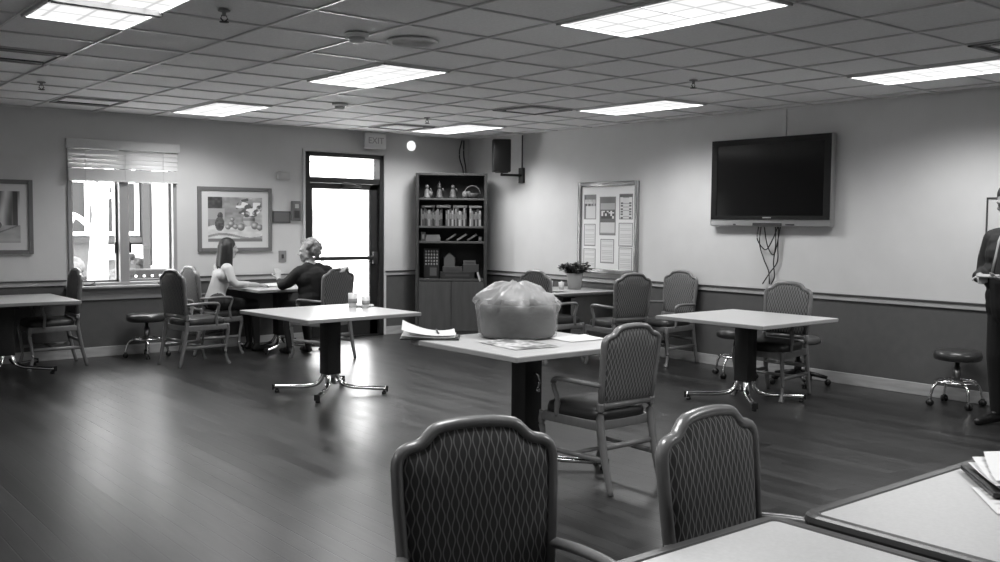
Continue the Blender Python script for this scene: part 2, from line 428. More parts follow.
MB().box((.1, -.005, 1.975), (.26, .05, .055), bev=.005).tube([(.2, -.02, 1.98), (.02, -.1, 1.99), (-.2, .0, 2.01)], .01).build('door_closer', M['g60'], dr)
b = MB()
for sx in (-1, 1): b.box((sx * (DW / 2 + .022), -.012, (DZ1 + .03) / 2), (.034, .024, DZ1 + .03), bev=.003)
b.box((0, -.012, DZ1 + .022), (DW + .08, .024, .03), bev=.003)
b.build('door_casing', M['wall'], dr)

# ------------------------------------------------------------------ exterior seen through window and door
structure(MB().box((5, 24, -.06), (60, 25.5, .1)), 'ground', M['snow'])
structure(MB().box((5, 15.8, .2), (14, 1.6, .4)), 'ground_bank', M['snow'])
bd = thing('building', (6.5, 18.2, 0), 0, 'grey brick building with white framed windows across the snowy yard', 'building')
MB().box((-2.0, .2, 2.0), (9.0, .4, 4.0)).build('wall', M['brick'], bd)
def bwin(x0, x1, z0, z1):
    f = MB(); t = .07
    f.box(((x0 + x1) / 2, -.04, z1), (x1 - x0 + t, .08, t)).box(((x0 + x1) / 2, -.04, z0), (x1 - x0 + t, .1, t))
    for x in (x0, x1, (x0 + x1) / 2) if x1 - x0 > .7 else (x0, x1): f.box((x, -.04, (z0 + z1) / 2), (t, .08, z1 - z0))
    fo = f.build('window', M['outwhite'], bd)
    MB().box(((x0 + x1) / 2, -.01, (z0 + z1) / 2), (x1 - x0, .04, z1 - z0)).build('pane', M['outglass'], fo)
bwin(-1.62, -1.3, 1.25, 2.2); bwin(-1.12, -.82, 1.25, 2.2); bwin(-.64, -.42, 1.25, 2.2); bwin(-3.4, -2.2, 1.25, 2.2)
MB().box((-.28, -.08, 1.4), (.14, .16, 2.2)).box((-1.5, -.06, 1.14), (4.0, .12, .1)).build('pilaster', M['brickdark'], bd)
for k, x in enumerate((5.55, 6.02)):
    ac = thing('air_conditioner', (x - .02, 17.92, .78), 0, ('white window air conditioner under the middle window of the building', 'white window air conditioner beside the dark pilaster')[k], 'air conditioner', 'air conditioners on the building')
    MB().box((0, .1, .14), (.24 - .06 * k, .3, .26), bev=.01).build('housing', M['outwhite'], ac)
    g = MB()
    for q in range(6): g.box((0, -.055, .05 + q * .035), (.19 - .06 * k, .012, .012))
    g.build('grille', M['g130'], ac)
tr = thing('tree', (4.12, 14.0, -.02), 0, 'pale bare tree forking in front of the building outside the window', 'tree')
b = MB()
b.tube(bez([(0, 0, 0), (.02, 0, .6), (.04, 0, 1.1), (.08, 0, 1.7)]), [.17 - .0019 * i for i in range(37)], n=12)
b.build('trunk', M['bark'], tr)
for pts, r0 in (([(.06, 0, 1.4), (.0, 0, 1.8), (-.1, .05, 2.4), (-.25, .1, 3.2)], .075), ([(.08, 0, 1.6), (.14, 0, 2.0), (.28, 0, 2.5), (.5, .1, 3.3)], .09), ([(.05, 0, 1.3), (-.2, .05, 1.55), (-.5, .1, 1.7), (-.8, .1, 2.1)], .045), ([(.1, 0, 1.8), (.3, -.1, 1.95), (.55, -.1, 2.3)], .04), ([(-.25, .05, 1.58), (-.35, 0, 1.4), (-.5, 0, 1.2)], .022)):
    p = bez(pts, 6); MB().tube(p, [r0 * (1 - .6 * i / len(p)) for i in range(len(p))], n=8).build('branch', M['bark'], tr)
for k, (x, y, r) in enumerate(((4.05, 15.4, .42), (4.62, 15.2, .26))):
    b = MB()
    for q in range(60):
        a = random.random() * 2 * PI; rr = r * math.sqrt(random.random()); z = random.random()
        b.ball((rr * math.cos(a) * (1 - .4 * z), rr * math.sin(a) * .6 * (1 - .4 * z), .4 + z * r * 1.1), .07 + .05 * random.random(), seg=6, ring=4)
    o = b.build('bush', M['bush'], None, loc=(x, y, 0)); tag(o, ('frosted shrub at the foot of the building left of the tree', 'smaller frosted shrub right of the tree trunk')[k], 'bush', 'shrubs outside the window')
pc = thing('porch_post', (4.665, 13.0, 0), 0, 'broad white porch post with a dark downpipe outside the window', 'post')
MB().box((0, 0, 1.4), (.2, .2, 2.8), bev=.01).build('shaft', M['outwhite'], pc)
MB().tube([(-.135, -.02, .9), (-.135, -.02, 2.8)], .022).build('downpipe', M['brickdark'], pc)
pl = thing('planter_box', (4.25, 12.25, 0), 0, 'long dark planter box just outside the window', 'planter')
MB().box((0, .0, .82), (.62, .34, .14), bev=.01).build('trough', M['slab'], pl)
for x in (-.26, .26):
    MB().box((x, 0, .375), (.06, .26, .75)).build('leg', M['slab'], pl)
for k in range(5):
    l = MB().lathe((4.02 + k * .1, 12.06, .815), [(0, -.016), (.014, -.01), (.017, .0), (.012, .012), (0, .016)], M['lit'], n=10).build('bulb'); tag(l, 'small white round bulb along the front of the planter box', 'light bulb', 'row of bulbs on the planter')
bk = MB(); bk.box((0, 0, 0), (.07, .28, .10), bev=.03, mx=Matrix.Rotation(.5, 4, 'Y')); bk.ball((-.07, 0, .06), .045)
o = bk.build('garden_ornament', M['brickdark'], loc=(4.12, 12.3, .985)); tag(o, 'dark slanted ornament sitting on the planter box', 'ornament')
MB().box((0, 0, 0), (8, .1, 2.6), None).build('neighbour_wall', M['outwhite'], loc=(11.5, 20, 1.3))
o = bpy.data.objects['neighbour_wall']; tag(o, 'bright white wall across the yard seen through the glass door', 'wall', kind='structure')
ys = thing('yard_sign', (8.75, 16.0, 0), 0, 'faint pale sign standing in the yard beyond the glass door', 'sign')
MB().box((0, 0, 1.45), (.42, .03, .55)).build('panel', M['g80'], ys)
MB().box((0, .02, .7), (.05, .04, 1.4)).build('post', M['g130'], ys)
fn = thing('yard_fence', (13.2, 18.0, 0), 0, 'thin metal fence seen through the glass above the door', 'fence')
b = MB().tube([(-4, 0, 2.72), (4, 0, 2.72)], .015, n=6); b.build('rail', M['g150'], fn)
b = MB()
for k in range(27): b.tube([(-3.9 + .3 * k, 0, 0), (-3.9 + .3 * k, 0, 2.72)], .008, n=5)
b.build('bars', M['g200'], fn)

# ------------------------------------------------------------------ ceiling fixtures
def troffer(x0, y0, label, split=False):
    t = thing('ceiling_light', (x0 + G / 2, y0 + G, ZC), 0, label, 'ceiling light', 'fluorescent troffers')
    w, h = G - .026, 2 * G - .026; f = MB(); e = .018
    for s in (-1, 1):
        f.box((s * (w / 2 - e / 2), 0, -.002), (e, h, .022)); f.box((0, s * (h / 2 - e / 2), -.002), (w, e, .022))
    if split: MB().box((0, .0, -.012), (w, .06, .03)).build('cross_bar', M['g80'], t)
    f.build('frame', M['white'] if not split else M['tbar'], t)
    q = MB(); q.faces([(-w / 2 + e, -h / 2 + e, .002), (w / 2 - e, -h / 2 + e, .002), (w / 2 - e, h / 2 - e, .002), (-w / 2 + e, h / 2 - e, .002)], [(3, 2, 1, 0)])
    q.build('diffuser', M['lens'], t, keep_normals=True)
gx = lambda i: GX + i * G
gy = lambda j: GY + j * G
troffer(gx(-3), gy(-3), 'long bright ceiling light nearest the camera at the top centre')
troffer(gx(2), gy(-3), 'bright ceiling light high on the far right near the wall')
troffer(gx(2), gy(2), 'bright ceiling light in front of the wall television')
troffer(gx(-3), gy(2), 'bright ceiling light beside the round ceiling speaker grille')
troffer(gx(-3), gy(7), 'bright ceiling light close to the window wall')
troffer(gx(2), gy(7), 'bright ceiling light in the far corner over the bookcase')
troffer(gx(-7), gy(0), 'bright ceiling light with a dark cross bar in the top left corner', True)
for k, (i, j) in enumerate(((-3, -8), (2, -8), (-7, -5), (-12, -3), (-12, 3))):     # the same rows go on over the rest of the room
    troffer(gx(i), gy(j), ('ceiling light over the foreground tables, out of the photo above', 'ceiling light near the right wall, out of the photo above', 'ceiling light above the viewer, out of the photo at the upper left', 'ceiling light off to the left of the photo, nearer one', 'ceiling light off to the left of the photo, farther one')[k])

def vent(i, j, label, slot=False):
    t = thing('ceiling_vent', (gx(i) + G / 2, gy(j) + G / 2, ZC), 0, label, 'vent', 'ceiling air vents')
    s = G - .03; f = MB()
    for q in (-1, 1):
        f.box((q * (s / 2 - .015), 0, .0), (.03, s, .018)); f.box((0, q * (s / 2 - .015), 0), (s, .03, .018))
    f.build('frame', M['g130'], t)
    MB().box((0, 0, .006), (s - .06, s - .06, .004)).build('throat', M['g38'] if not slot else M['tile'], t)
    l = MB()
    if slot:
        for y in (-.2, .2): MB().box((0, y, .0), (s - .08, .05, .01)).build('slot', M['black'], t)
    else:
        l.box((0, 0, -.004), (s - .2, s - .2, .008)); l.build('face_plate', M['tile'], t)
vent(1, 4, 'square ceiling air vent left of the television light')
vent(1, 8, 'square ceiling air vent above the glass door and exit sign')
vent(1, -4, 'square ceiling air vent at the right edge of the ceiling')
vent(-7, 4, 'ceiling vent with dark slots at the far left edge', True)
vent(-5, 8, 'ceiling vent with dark slots above the window', True)

def detector(x, y, label, name='smoke_detector'):
    t = thing(name, (x, y, ZC), 0, label, 'smoke detector')
    MB().lathe((0, 0, 0), [(.075, 0), (.075, -.014), (.062, -.022)], n=24).build('base', M['white'], t)
    MB().lathe((0, 0, 0), [(.05, -.022), (.046, -.045), (.03, -.056), (0, -.058)], n=24).build('cap', M['offwhite'], t)
detector(3.13, 5.29, 'white round smoke detector next to the ceiling speaker grille')
detector(4.85, 8.52, 'white domed smoke detector beyond the ceiling light by the speaker grille')
sg = thing('ceiling_speaker', (3.53, 5.27, ZC), 0, 'round flush ceiling speaker grille', 'speaker')
MB().lathe((0, 0, 0), [(.165, 0), (.165, -.008), (.15, -.014), (.14, -.010)], n=40).build('rim', M['tile'], sg)
b = MB()
for r in (.13, .105, .08, .055, .03): b.lathe((0, 0, 0), [(r, -.004), (r, -.010), (r - .012, -.010), (r - .012, -.004)], n=32)
b.build('grille', M['tile'], sg)
MB().lathe((0, 0, 0), [(.14, -.003), (0, -.003)], n=32).build('cone', M['g200'], sg)
sprk = None
for k, (x, y, lb) in enumerate(((2.23, 5.19, 'small ceiling sprinkler beside the top left ceiling light'), (2.2, 8.9, 'small ceiling sprinkler above the window end of the left side'), (6.19, 8.95, 'small ceiling sprinkler in front of the exit sign and far corner light'), (6.16, 5.16, 'small ceiling sprinkler at the centre right of the ceiling'))):
    if sprk is None:
        sprk = t = thing('ceiling_sprinkler', (x, y, ZC), 0, lb, 'sprinkler', 'ceiling sprinklers')
        MB().lathe((0, 0, 0), [(.035, 0), (.033, -.006), (.012, -.010), (.010, -.03), (.006, -.032)], n=16).build('escutcheon', M['g130'], t)
        MB().tube([(.012, 0, -.028), (.02, 0, -.045), (.004, 0, -.062)], .004, n=6).tube([(-.012, 0, -.028), (-.02, 0, -.045), (-.004, 0, -.062)], .004, n=6).build('frame_arm', M['g60'], t)
        MB().lathe((0, 0, 0), [(.026, -.062), (.026, -.066), (0, -.068)], n=16).build('deflector', M['g60'], t)
    else:
        t = copy_tree(sprk); t.location = (x, y, ZC); t['label'] = lb

def text_mesh(name, body, size, m, parent, loc, rot, depth=.002):
    cu = bpy.data.curves.new(name, 'FONT'); cu.body = body; cu.size = size; cu.extrude = depth; cu.align_x = 'CENTER'; cu.align_y = 'CENTER'
    tmp = bpy.data.objects.new('tmp', cu); COL.objects.link(tmp)
    dg = bpy.context.evaluated_depsgraph_get(); me = bpy.data.meshes.new_from_object(tmp.evaluated_get(dg))
    bpy.data.objects.remove(tmp); me.materials.clear(); me.materials.append(m)
    o = bpy.data.objects.new(name, me); COL.objects.link(o); o.parent = parent; o.location = loc; o.rotation_euler = rot
    return o
ex = thing('exit_sign', (6.72, YB - .12, 2.55), 0, 'pale box exit sign under the ceiling beside the door', 'sign')
MB().box((0, 0, 0), (.31, .05, .20), bev=.012).build('housing', M['exitbody'], ex)
MB().box((0, 0, .105), (.12, .05, .012)).build('mount', M['g200'], ex)
text_mesh('lettering', 'EXIT', .115, M['exitred'], ex, (0, -.027, 0), (PI / 2, 0, 0))
o = MB().lathe((0, 0, 0), [(.066, 0), (.066, .012), (.06, .018), (0, .02)], M['glow'], n=32, mx=Matrix.Rotation(PI / 2, 4, 'X')).build('wall_light', loc=(7.36, YB, 2.53))
tag(o, 'bright white round disc light high on the wall between exit sign and bookcase', 'wall light')

# ------------------------------------------------------------------ framed pictures and wall things
def hsh(i, j): return (math.sin(i * 127.1 + j * 311.7) * 43758.5453) % 1.0
def vn(x, y):
    i, j = math.floor(x), math.floor(y); fx, fy_ = x - i, y - j
    fx = fx * fx * (3 - 2 * fx); fy_ = fy_ * fy_ * (3 - 2 * fy_)
    return (hsh(i, j) * (1 - fx) + hsh(i + 1, j) * fx) * (1 - fy_) + (hsh(i, j + 1) * (1 - fx) + hsh(i + 1, j + 1) * fx) * fy_
def ell(u, v, cu, cv, a, c): return ((u - cu) / a) ** 2 + ((v - cv) / c) ** 2 < 1
def still_life(u, v):
    t = 140 + 50 * (vn(u * 6, v * 6) - .5) + 30 * (vn(u * 19, v * 19) - .5) + 30 * u
    if v < .34 + .04 * math.sin(u * 9): t = 205 + 30 * (vn(u * 12, v * 20) - .5) - (60 if (abs(v - .12 - .05 * math.sin(u * 6)) < .025) else 0)
    if v < .07: t = 120
    if u < .26 and v > .74: t = 55 + 40 * vn(u * 20, v * 20)
    if u < .3 and .5 < v < .74: t = 165
    if ell(u, v, .21, .40, .085, .16) or ell(u, v, .22, .58, .05, .08): t = 60 + 50 * vn(u * 30, v * 30)
    if ell(u, v, .75, .50, .11, .15): t = 190 - 90 * max(0, (u - .75) / .11) - (40 if abs(v - .5) < .03 else 0)
    if v > .58 and ell(u, v, .75, .78, .24, .2) and vn(u * 14, v * 14) > .48: t = 232
    elif v > .55 and ell(u, v, .75, .76, .24, .22) and vn(u * 17 + 5, v * 17) > .55: t = 95
    for cu, cv, r in ((.42, .40, .06), (.36, .33, .05), (.5, .34, .05), (.6, .33, .07), (.86, .36, .07), (.95, .32, .06), (.44, .5, .04)):
        if ell(u, v, cu, cv, r, r * 1.2): t = 110 + 110 * max(0, 1 - math.hypot((u - cu + r * .3) / r, (v - cv - r * .3) / r))
    return t
def drapery(u, v):
    t = 150 + 55 * math.sin(u * 26 + 1.2 * math.sin(v * 4)) + 20 * (vn(u * 30, v * 5) - .5)
    if .55 < u < .66 or .90 < u < .97: t = 62 + 30 * vn(u * 20, v * 6)
    if v < .34: t = 168 + 30 * (vn(u * 10, v * 18) - .5) - (40 if abs(v - .2 - (u - .7) * .5) < .015 else 0)
    for cu, cv, r in ((.5, .30, .07), (.6, .25, .06), (.67, .34, .07), (.4, .33, .08), (.3, .26, .07)):
        if ell(u, v, cu, cv, r, r * 1.2): t = 110 + 130 * max(0, 1 - math.hypot((u - cu + r * .3) / r, (v - cv - r * .3) / r))
    return t
def picture(x0, x1, z0, z1, fnc, label):
    w, h = x1 - x0, z1 - z0; t = thing('framed_picture', ((x0 + x1) / 2, YB, (z0 + z1) / 2), 0, label, 'picture', 'framed still life pictures')
    f = MB(); e = .045
    for s in (-1, 1):
        f.box((s * (w / 2 - e / 2), -.016, 0), (e, .032, h), bev=.004); f.box((0, -.016, s * (h / 2 - e / 2)), (w - 2 * e, .032, e), bev=.004)
    f.build('frame', M['picframe'], t)
    MB().box((0, -.009, 0), (w - 2 * e + .01, .014, h - 2 * e + .01)).build('mat_board', M['matboard'], t)
    painted('print', w * .735, h * .69, 120, 98, fnc, t, (0, -.0175, 0))
picture(4.385, 5.312, 1.137, 1.9, still_life, 'framed still life of vases and white flowers right of the window')
picture(1.685, 2.612, 1.137, 1.91, drapery, 'framed picture with striped drapery at the left edge, left of the window')

o = MB().box((0, -.02, 0), (.17, .04, .09), bev=.01).box((0, -.042, .0), (.08, .006, .035), bev=.002).build('wall_thermostat', M['offwhite'], loc=(5.47, YB, 2.06)); tag(o, 'small pale thermostat box on the wall above the plaque', 'thermostat')
pq = thing('wall_plaque', (5.45, YB, 1.553), 0, 'grey rectangular plaque on the wall between picture and door', 'plaque')
MB().box((0, -.008, 0), (.235, .016, .145), bev=.003).build('backing', M['g80'], pq); MB().box((0, -.018, 0), (.205, .004, .115), bev=.001).build('plate', M['g105'], pq)
fa = thing('fire_alarm', (5.635, YB, 1.63), 0, 'small tall grey alarm box on the wall beside the door frame', 'alarm')
MB().box((0, -.025, 0), (.115, .05, .245), bev=.008).build('housing', M['g105'], fa)
MB().box((0, -.053, -.04), (.07, .01, .09), bev=.003).build('grille', M['g60'], fa); MB().box((0, -.053, .06), (.05, .01, .05), bev=.003).build('strobe', M['g175'], fa)
sw = thing('light_switch', (5.46, YB, 1.07), 0, 'grey light switch plate on the wall above the conversation table', 'light switch')
MB().box((0, -.005, 0), (.10, .01, .14), bev=.003).build('plate', M['g130'], sw); MB().box((0, -.014, 0), (.028, .012, .05), bev=.003).build('rocker', M['g60'], sw)

# notice board on the right wall (local: x along -Y world)
nb = thing('notice_board', (XR, 8.24, 1.456), -PI / 2, 'silver framed notice board of menus and papers on the right wall', 'notice board')
w, h, e = 1.0, 1.1, .055; f = MB()
for s in (-1, 1):
    f.box((s * (w / 2 - e / 2), -.02, 0), (e, .04, h), bev=.008); f.box((0, -.02, s * (h / 2 - e / 2)), (w - 2 * e, .04, e), bev=.008)
f.build('frame', M['boardframe'], nb)
MB().box((0, -.01, 0), (w - 2 * e + .01, .014, h - 2 * e + .01)).build('backing', M['g225'], nb)
def pr(kind):
    def fnc(u, v):
        if u < .03 or u > .97 or v < .02 or v > .98: return 120
        if kind == 0:
            if v > .8: return 110 if u > .15 else 70
            if .52 < v < .64: return 80 if (u * 7) % 1 > .3 else 190
            if v > .64: return 150 + 60 * vn(u * 9, v * 12)
            return 205 if u > .14 else 100
        if kind == 1:
            if v > .82: return 105
            if .33 < v < .68: return (60 if hsh(int(u * 9), int(v * 18)) > .5 else 215) if .42 < v < .62 and .1 < u < .9 else 95
            if v > .68: return 165
            return 200 if v > .05 else 140
        if kind == 2:
            if v > .86: return 90
            if .12 < u < .26 or .74 < u < .88: return 90 if (v * 9) % 1 > .35 and v < .7 else 210
            return 205 - (50 if (v * 8) % 1 > .75 and .3 < u < .7 else 0)
        return 212 - (28 if (v * 13) % 1 > .62 and .1 < u < .9 and v < .93 else 0) - (20 if v < .06 else 0)
    return fnc
for (cx, cz, pw, ph, k) in ((-.30, .25, .21, .30, 0), (-.30, -.09, .20, .27, 3), (-.30, -.38, .21, .25, 3), (0, .14, .27, .46, 1), (0, -.28, .23, .29, 3), (.30, .25, .22, .30, 2), (.30, -.08, .23, .28, 3), (.30, -.37, .22, .28, 3)):
    painted('paper_sheet', pw, ph, 18, 30, pr(k), nb, (cx, -.0185, cz))

# wall television
tv = thing('wall_television', (XR, 5.925, 1.935), -PI / 2, 'large dark flat television with silver frame mounted on the right wall', 'television')
w, h = 1.44, .895
MB().box((0, -.055, 0), (w, .07, h), bev=.012).build('casing', M['silver'], tv)
f = MB(); z0 = .025
zt, zl = h / 2 - .004, -h / 2 + .07
for sg_ in (-1, 1): f.box((sg_ * (w / 2 - .05), -.093, (zt + zl) / 2), (.07, .012, zt - zl))
f.box((0, -.093, zt - .03), (w - .17, .012, .06)).box((0, -.093, zl + .02), (w - .17, .012, .04))
f.build('bezel', M['tvblack'], tv)
MB().box((0, -.089, z0), (w - .13, .006, h - .16)).build('screen', M['screen'], tv)
MB().box((0, -.100, -h / 2 + .09), (.10, .003, .012), bev=.001).build('badge', M['silver'], tv)
b = MB().box((0, -.094, -h / 2 + .022), (.34, .008, .03)); b.box((-.40, -.094, -h / 2 + .02), (.03, .006, .014)).box((.27, -.094, -h / 2 + .022), (.1, .006, .012)); b.build('control_strip', M['g38'], tv)
MB().box((0, -.01, -.05), (.5, .03, .4)).build('wall_mount', M['black'], tv)
for k, pts in enumerate(([(-.13, -.05, -.45), (-.14, -.05, -.58), (-.05, -.04, -.68), (.03, -.05, -.6), (.10, -.05, -.45)], [(-.10, -.05, -.45), (-.12, -.04, -.62), (-.07, -.03, -.78), (-.01, -.03, -.9), (.0, -.025, -1.03)], [(.11, -.05, -.45), (.10, -.04, -.65), (.09, -.03, -.8), (.0, -.03, -.92), (-.08, -.03, -1.03)], [(.08, -.06, -.45), (.08, -.05, -.62), (.05, -.035, -.8), (.06, -.03, -.95), (.02, -.028, -1.03)], [(-.06, -.05, -.45), (-.02, -.04, -.65), (.06, -.04, -.72), (.13, -.05, -.45)])):
    MB().tube(bez(pts, 8), .006, n=6).build('power_cable', M['black'], tv)
o = MB().box((-.006, 0, 0), (.012, .055, ZC - 2.385), bev=.003).build('cable_raceway', M['wall'], loc=(XR, 5.81, (ZC + 2.385) / 2)); tag(o, 'vertical wall raceway between ceiling and television', 'cable raceway')

# hanging loudspeaker on its wall bracket
sp = thing('wall_speaker', (8.02, 9.9, 2.375), -.6, 'black loudspeaker held off the wall beside the bookcase', 'speaker')
MB().box((0, 0, 0), (.235, .20, .42), bev=.012).build('cabinet', M['blackmat'], sp)
MB().box((0, -.106, 0), (.215, .014, .40), bev=.006).build('grille', M['black'], sp)
br = thing('speaker_bracket', (XR, 9.84, 2.13), -PI / 2, 'black wall bracket arm holding the loudspeaker', 'bracket')
MB().box((0, -.015, 0), (.10, .03, .20), bev=.004).build('plate', M['black'], br)
MB().tube([(0, -.03, .0), (-.03, -.2, .0), (-.05, -.33, .0)], .016, n=8).tube([(-.05, -.315, 0), (-.05, -.315, .05)], .014).box((-.05, -.315, .03), (.12, .12, .016)).build('arm', M['black'], br)
o = MB().tube([(0, 0, 0), (0, 0, ZC - 2.22)], .008, n=8).build('cable_conduit', M['g80'], loc=(XR - .01, 9.84, 2.22)); tag(o, 'thin vertical conduit above the loudspeaker bracket', 'conduit')
for k, pts in enumerate(([(8.21, YB - .012, 2.655), (8.17, YB - .012, 2.52), (8.17, YB - .012, 2.4), (8.22, YB - .012, 2.27), (8.23, YB - .03, 2.17)], [(8.24, YB - .012, 2.655), (8.24, YB - .012, 2.45), (8.27, YB - .012, 2.3), (8.27, YB - .03, 2.17)])):
    o = MB().tube(bez(pts, 8), .009, n=6).build('wall_cable', M['g60']); tag(o, ('bowed dark cable running down the wall behind the bookcase top', 'straighter dark cable running down into the corner above the bookcase')[k], 'cable', 'cables above the bookcase')
wf = thing('wall_notice', (XR, 3.62, 1.5), -PI / 2, 'thin dark framed white notice on the right wall behind the standing person', 'notice')
f = MB()
for s in (-1, 1): f.box((s * .17, -.008, 0), (.012, .016, .50)); f.box((0, -.008, s * .244), (.34, .016, .012))
f.build('frame', M['g60'], wf); MB().box((0, -.004, 0), (.335, .006, .49)).build('sheet', M['g200'], wf)

# ------------------------------------------------------------------ bookcase and its contents
bcx, bcy, bw, BD, BH, BROT = 7.825, 10.725, .95, .33, 2.157, -.628
bc = thing('bookcase', (bcx, bcy, 0), BROT, 'tall dark wood bookcase with open shelves and closed base in the corner', 'bookcase')
for s in (-1, 1): MB().box((s * (bw / 2 - .02), -BD / 2, BH / 2), (.04, BD, BH), bev=.003).build('side_panel', M['case'], bc)
MB().box((0, -BD / 2, BH - .015), (bw - .08, BD, .03), bev=.002).build('top', M['case'], bc)
MB().box((0, -.01, BH / 2), (bw - .08, .018, BH - .03)).build('back_panel', M['casein'], bc)
SH = (1.826, 1.455, 1.252, .752)
for z in SH: MB().box((0, -BD / 2, z - .0125), (bw - .08, BD - .03, .025), bev=.002).build('shelf', M['caseshelf'], bc)
for s in (-1, 1):
    d = MB().box((s * (bw - .08) / 4, -BD + .012, .385), ((bw - .09) / 2, .02, .66), bev=.003).build('door', M['casedoor'], bc)
MB().box((0, -BD / 2, .03), (bw - .08, BD - .02, .06)).build('plinth', M['case'], bc)
SX = (bw - .1) / (1.14 - .1)
def onshelf(x, z, y=-.2):
    x *= SX; y = max(y, -.2) if y > -.3 else -BD + .008
    return (bcx + x * math.cos(BROT) - y * math.sin(BROT), bcy + x * math.sin(BROT) + y * math.cos(BROT), z + .0015)
_before = set(bpy.data.objects)  # greys of the contents below set darker, shade inside the shelves put into them
# top shelf: figurines and a handled basket
for k, x in enumerate((-.40, -.20, .02)):
    b = MB(); g = M[('g105', 'g80', 'g80')[k]]
    b.lathe((0, 0, 0), [(.06, 0), (.06, .025), (.045, .03), (.05, .07), (.03, .115), (.02, .125)], g, n=14)
    b.ball((0, 0, .15), .032, g, 10, 8); b.tube([(.04, 0, .06), (.07, -.02, .10), (.05, -.03, .13)], .012, g, n=6)
    if k == 1: b.lathe((0, 0, .17), [(.035, 0), (.02, .03), (0, .06)], g, n=10)
    if k == 0: b.ball((.05, 0, .06), .045, g, 10, 8)
    o = b.build('figurine', loc=onshelf(x, SH[0])); tag(o, ('pale squat figurine at the left end of the top bookcase shelf', 'figurine with a pointed hat, second along the top bookcase shelf', 'grey small figurine in the middle of the top bookcase shelf')[k], 'figurine', 'figurines on the top shelf')
hb = thing('handled_basket', onshelf(.34, SH[0]), 0, 'small basket with arched handle at the right end of the top bookcase shelf', 'basket')
MB().lathe((0, 0, 0), [(.09, 0), (.13, .07), (.125, .07), (.085, .01)], n=20).build('bowl', M['g60'], hb)
MB().tube([(.13 * math.cos(a), 0, .06 + .11 * math.sin(a)) for a in [PI * i / 14 for i in range(15)]], .008, n=6).build('handle', M['g105'], hb)
MB().ball((-.12, -.03, .05), .05, M['g105']).ball((-.06, -.05, .06), .04, M['g80']).build('filling', None, hb)
# second shelf: upright books/cases
def book(x, z, w, h, d, m, label, grp, rx=0.0, flat=False, y=-.2, nm='book'):
    b = MB()
    if flat: b.box((0, 0, w / 2), (h, d, w), m, bev=.002)
    else:
        b.box((0, 0, h / 2), (w, d, h), m, bev=.0015)
    o = b.build(nm, loc=onshelf(x, z, y))
    if rx: o.rotation_euler = (0, rx, 0)
    # pages and spine band
    if flat: MB().box((0, -d / 2 - .0006, w / 2), (h * .5, .001, w * .5)).build('spine_band', M['g105'], o)
    else: MB().box((0, -d / 2 - .0006, h * .6), (w * .8, .001, h * .35)).build('spine_band', M['g105'], o)
    tag(o, label, 'book', grp); return o
x = -.50; k = 0; gre = ('g60', 'g80', 'g38', 'g105', 'g38', 'g80', 'g105', 'g60', 'g130', 'g60')
while x < .48:
    w = random.choice((.016, .02, .026, .032)); h = .19 + random.random() * .05
    if -.16 < x < -.12 or .24 < x < .27: x += .05
    m = gre[(k * 7 + 3) % 10] if x < -.06 else ('g130', 'g60', 'g150', 'g105', 'g38')[k % 5]
    book(x + w / 2, SH[1], w, h, .15, M[m], 'upright book in the packed row on the second bookcase shelf', 'upright books on the second shelf')
    x += w + .003; k += 1
for k, (x, w, h, m) in enumerate(((-.38, .03, .21, 'g60'), (-.13, .035, .23, 'g80'), (.14, .035, .23, 'g80'), (.39, .03, .21, 'g105'))):
    book(x, SH[1] + .243, w, h, .15, M[m], ('flat book lying on the leftmost upright books, second shelf', 'pale banded flat book lying second from left above the upright books', 'flat book lying above the pale upright books, second shelf', 'flat book lying on the rightmost upright books, second shelf')[k], 'flat books over the second shelf row', flat=True)
# third shelf: boxes and leaning books
for k, (x, w, h, m) in enumerate(((-.30, .05, .24, 'g105'), (-.30, .035, .22, 'g105'), (-.46, .12, .07, 'g60'), (.47, .06, .05, 'g80'))):
    z = SH[2] + (.05 if k == 1 else 0)
    book(x, z, w, h, .16, M[m], ('lower grey game box on the third bookcase shelf', 'paler game box on top of another, third bookcase shelf', 'dark small box at the left end of the third bookcase shelf', 'small box at the right end of the third bookcase shelf')[k], 'boxes on the third shelf', flat=True, nm='game_box')
for k, x in enumerate((-.08, .09, .26)):
    book(x, SH[2] + .012, .03, .15, .15, M[('g80', 'g105', 'g80')[k]], ('first leaning book in the middle of the third bookcase shelf', 'second leaning book on the third bookcase shelf', 'third leaning book, nearest the right side of the third shelf')[k], 'leaning books on the third shelf', rx=1.0)
# bottom open shelf: dotted game, house, boxes, white tag
gm = thing('dotted_game', onshelf(-.325, SH[3], -.24), 0, 'upright game board of white dots at the left of the lowest open shelf', 'game board')
MB().box((0, 0, .20), (.25, .03, .40), bev=.006).build('board', M['g38'], gm)
for r in range(5):
    for c in range(5):
        MB().lathe((-.09 + c * .045, -.0155, .19 + r * .043), [(.015, 0), (.013, .004), (0, .005)], n=10, mx=Matrix.Rotation(PI / 2, 4, 'X')).build('dot', M['g150'], gm)
MB().box((.03, -.017, .09), (.11, .004, .11)).build('card', M['g80'], gm)
hs = thing('toy_house', onshelf(-.03, SH[3] + .16, -.2), 0, 'small gabled toy house in the middle of the lowest open shelf', 'toy house')
b = MB(); b.faces([(-.09, -.07, 0), (.09, -.07, 0), (.09, -.07, .12), (0, -.07, .19), (-.09, -.07, .12), (-.09, .07, 0), (.09, .07, 0), (.09, .07, .12), (0, .07, .19), (-.09, .07, .12)], [(0, 1, 2, 3, 4), (9, 8, 7, 6, 5), (0, 5, 6, 1), (1, 6, 7, 2), (4, 9, 5, 0)])
b.build('body', M['g80'], hs)
for s in (-1, 1): MB().quad([(0, -.08, .195), (0, .08, .195), (s * .105, .08, .115), (s * .105, -.08, .115)]).build('roof', M['g60'], hs)
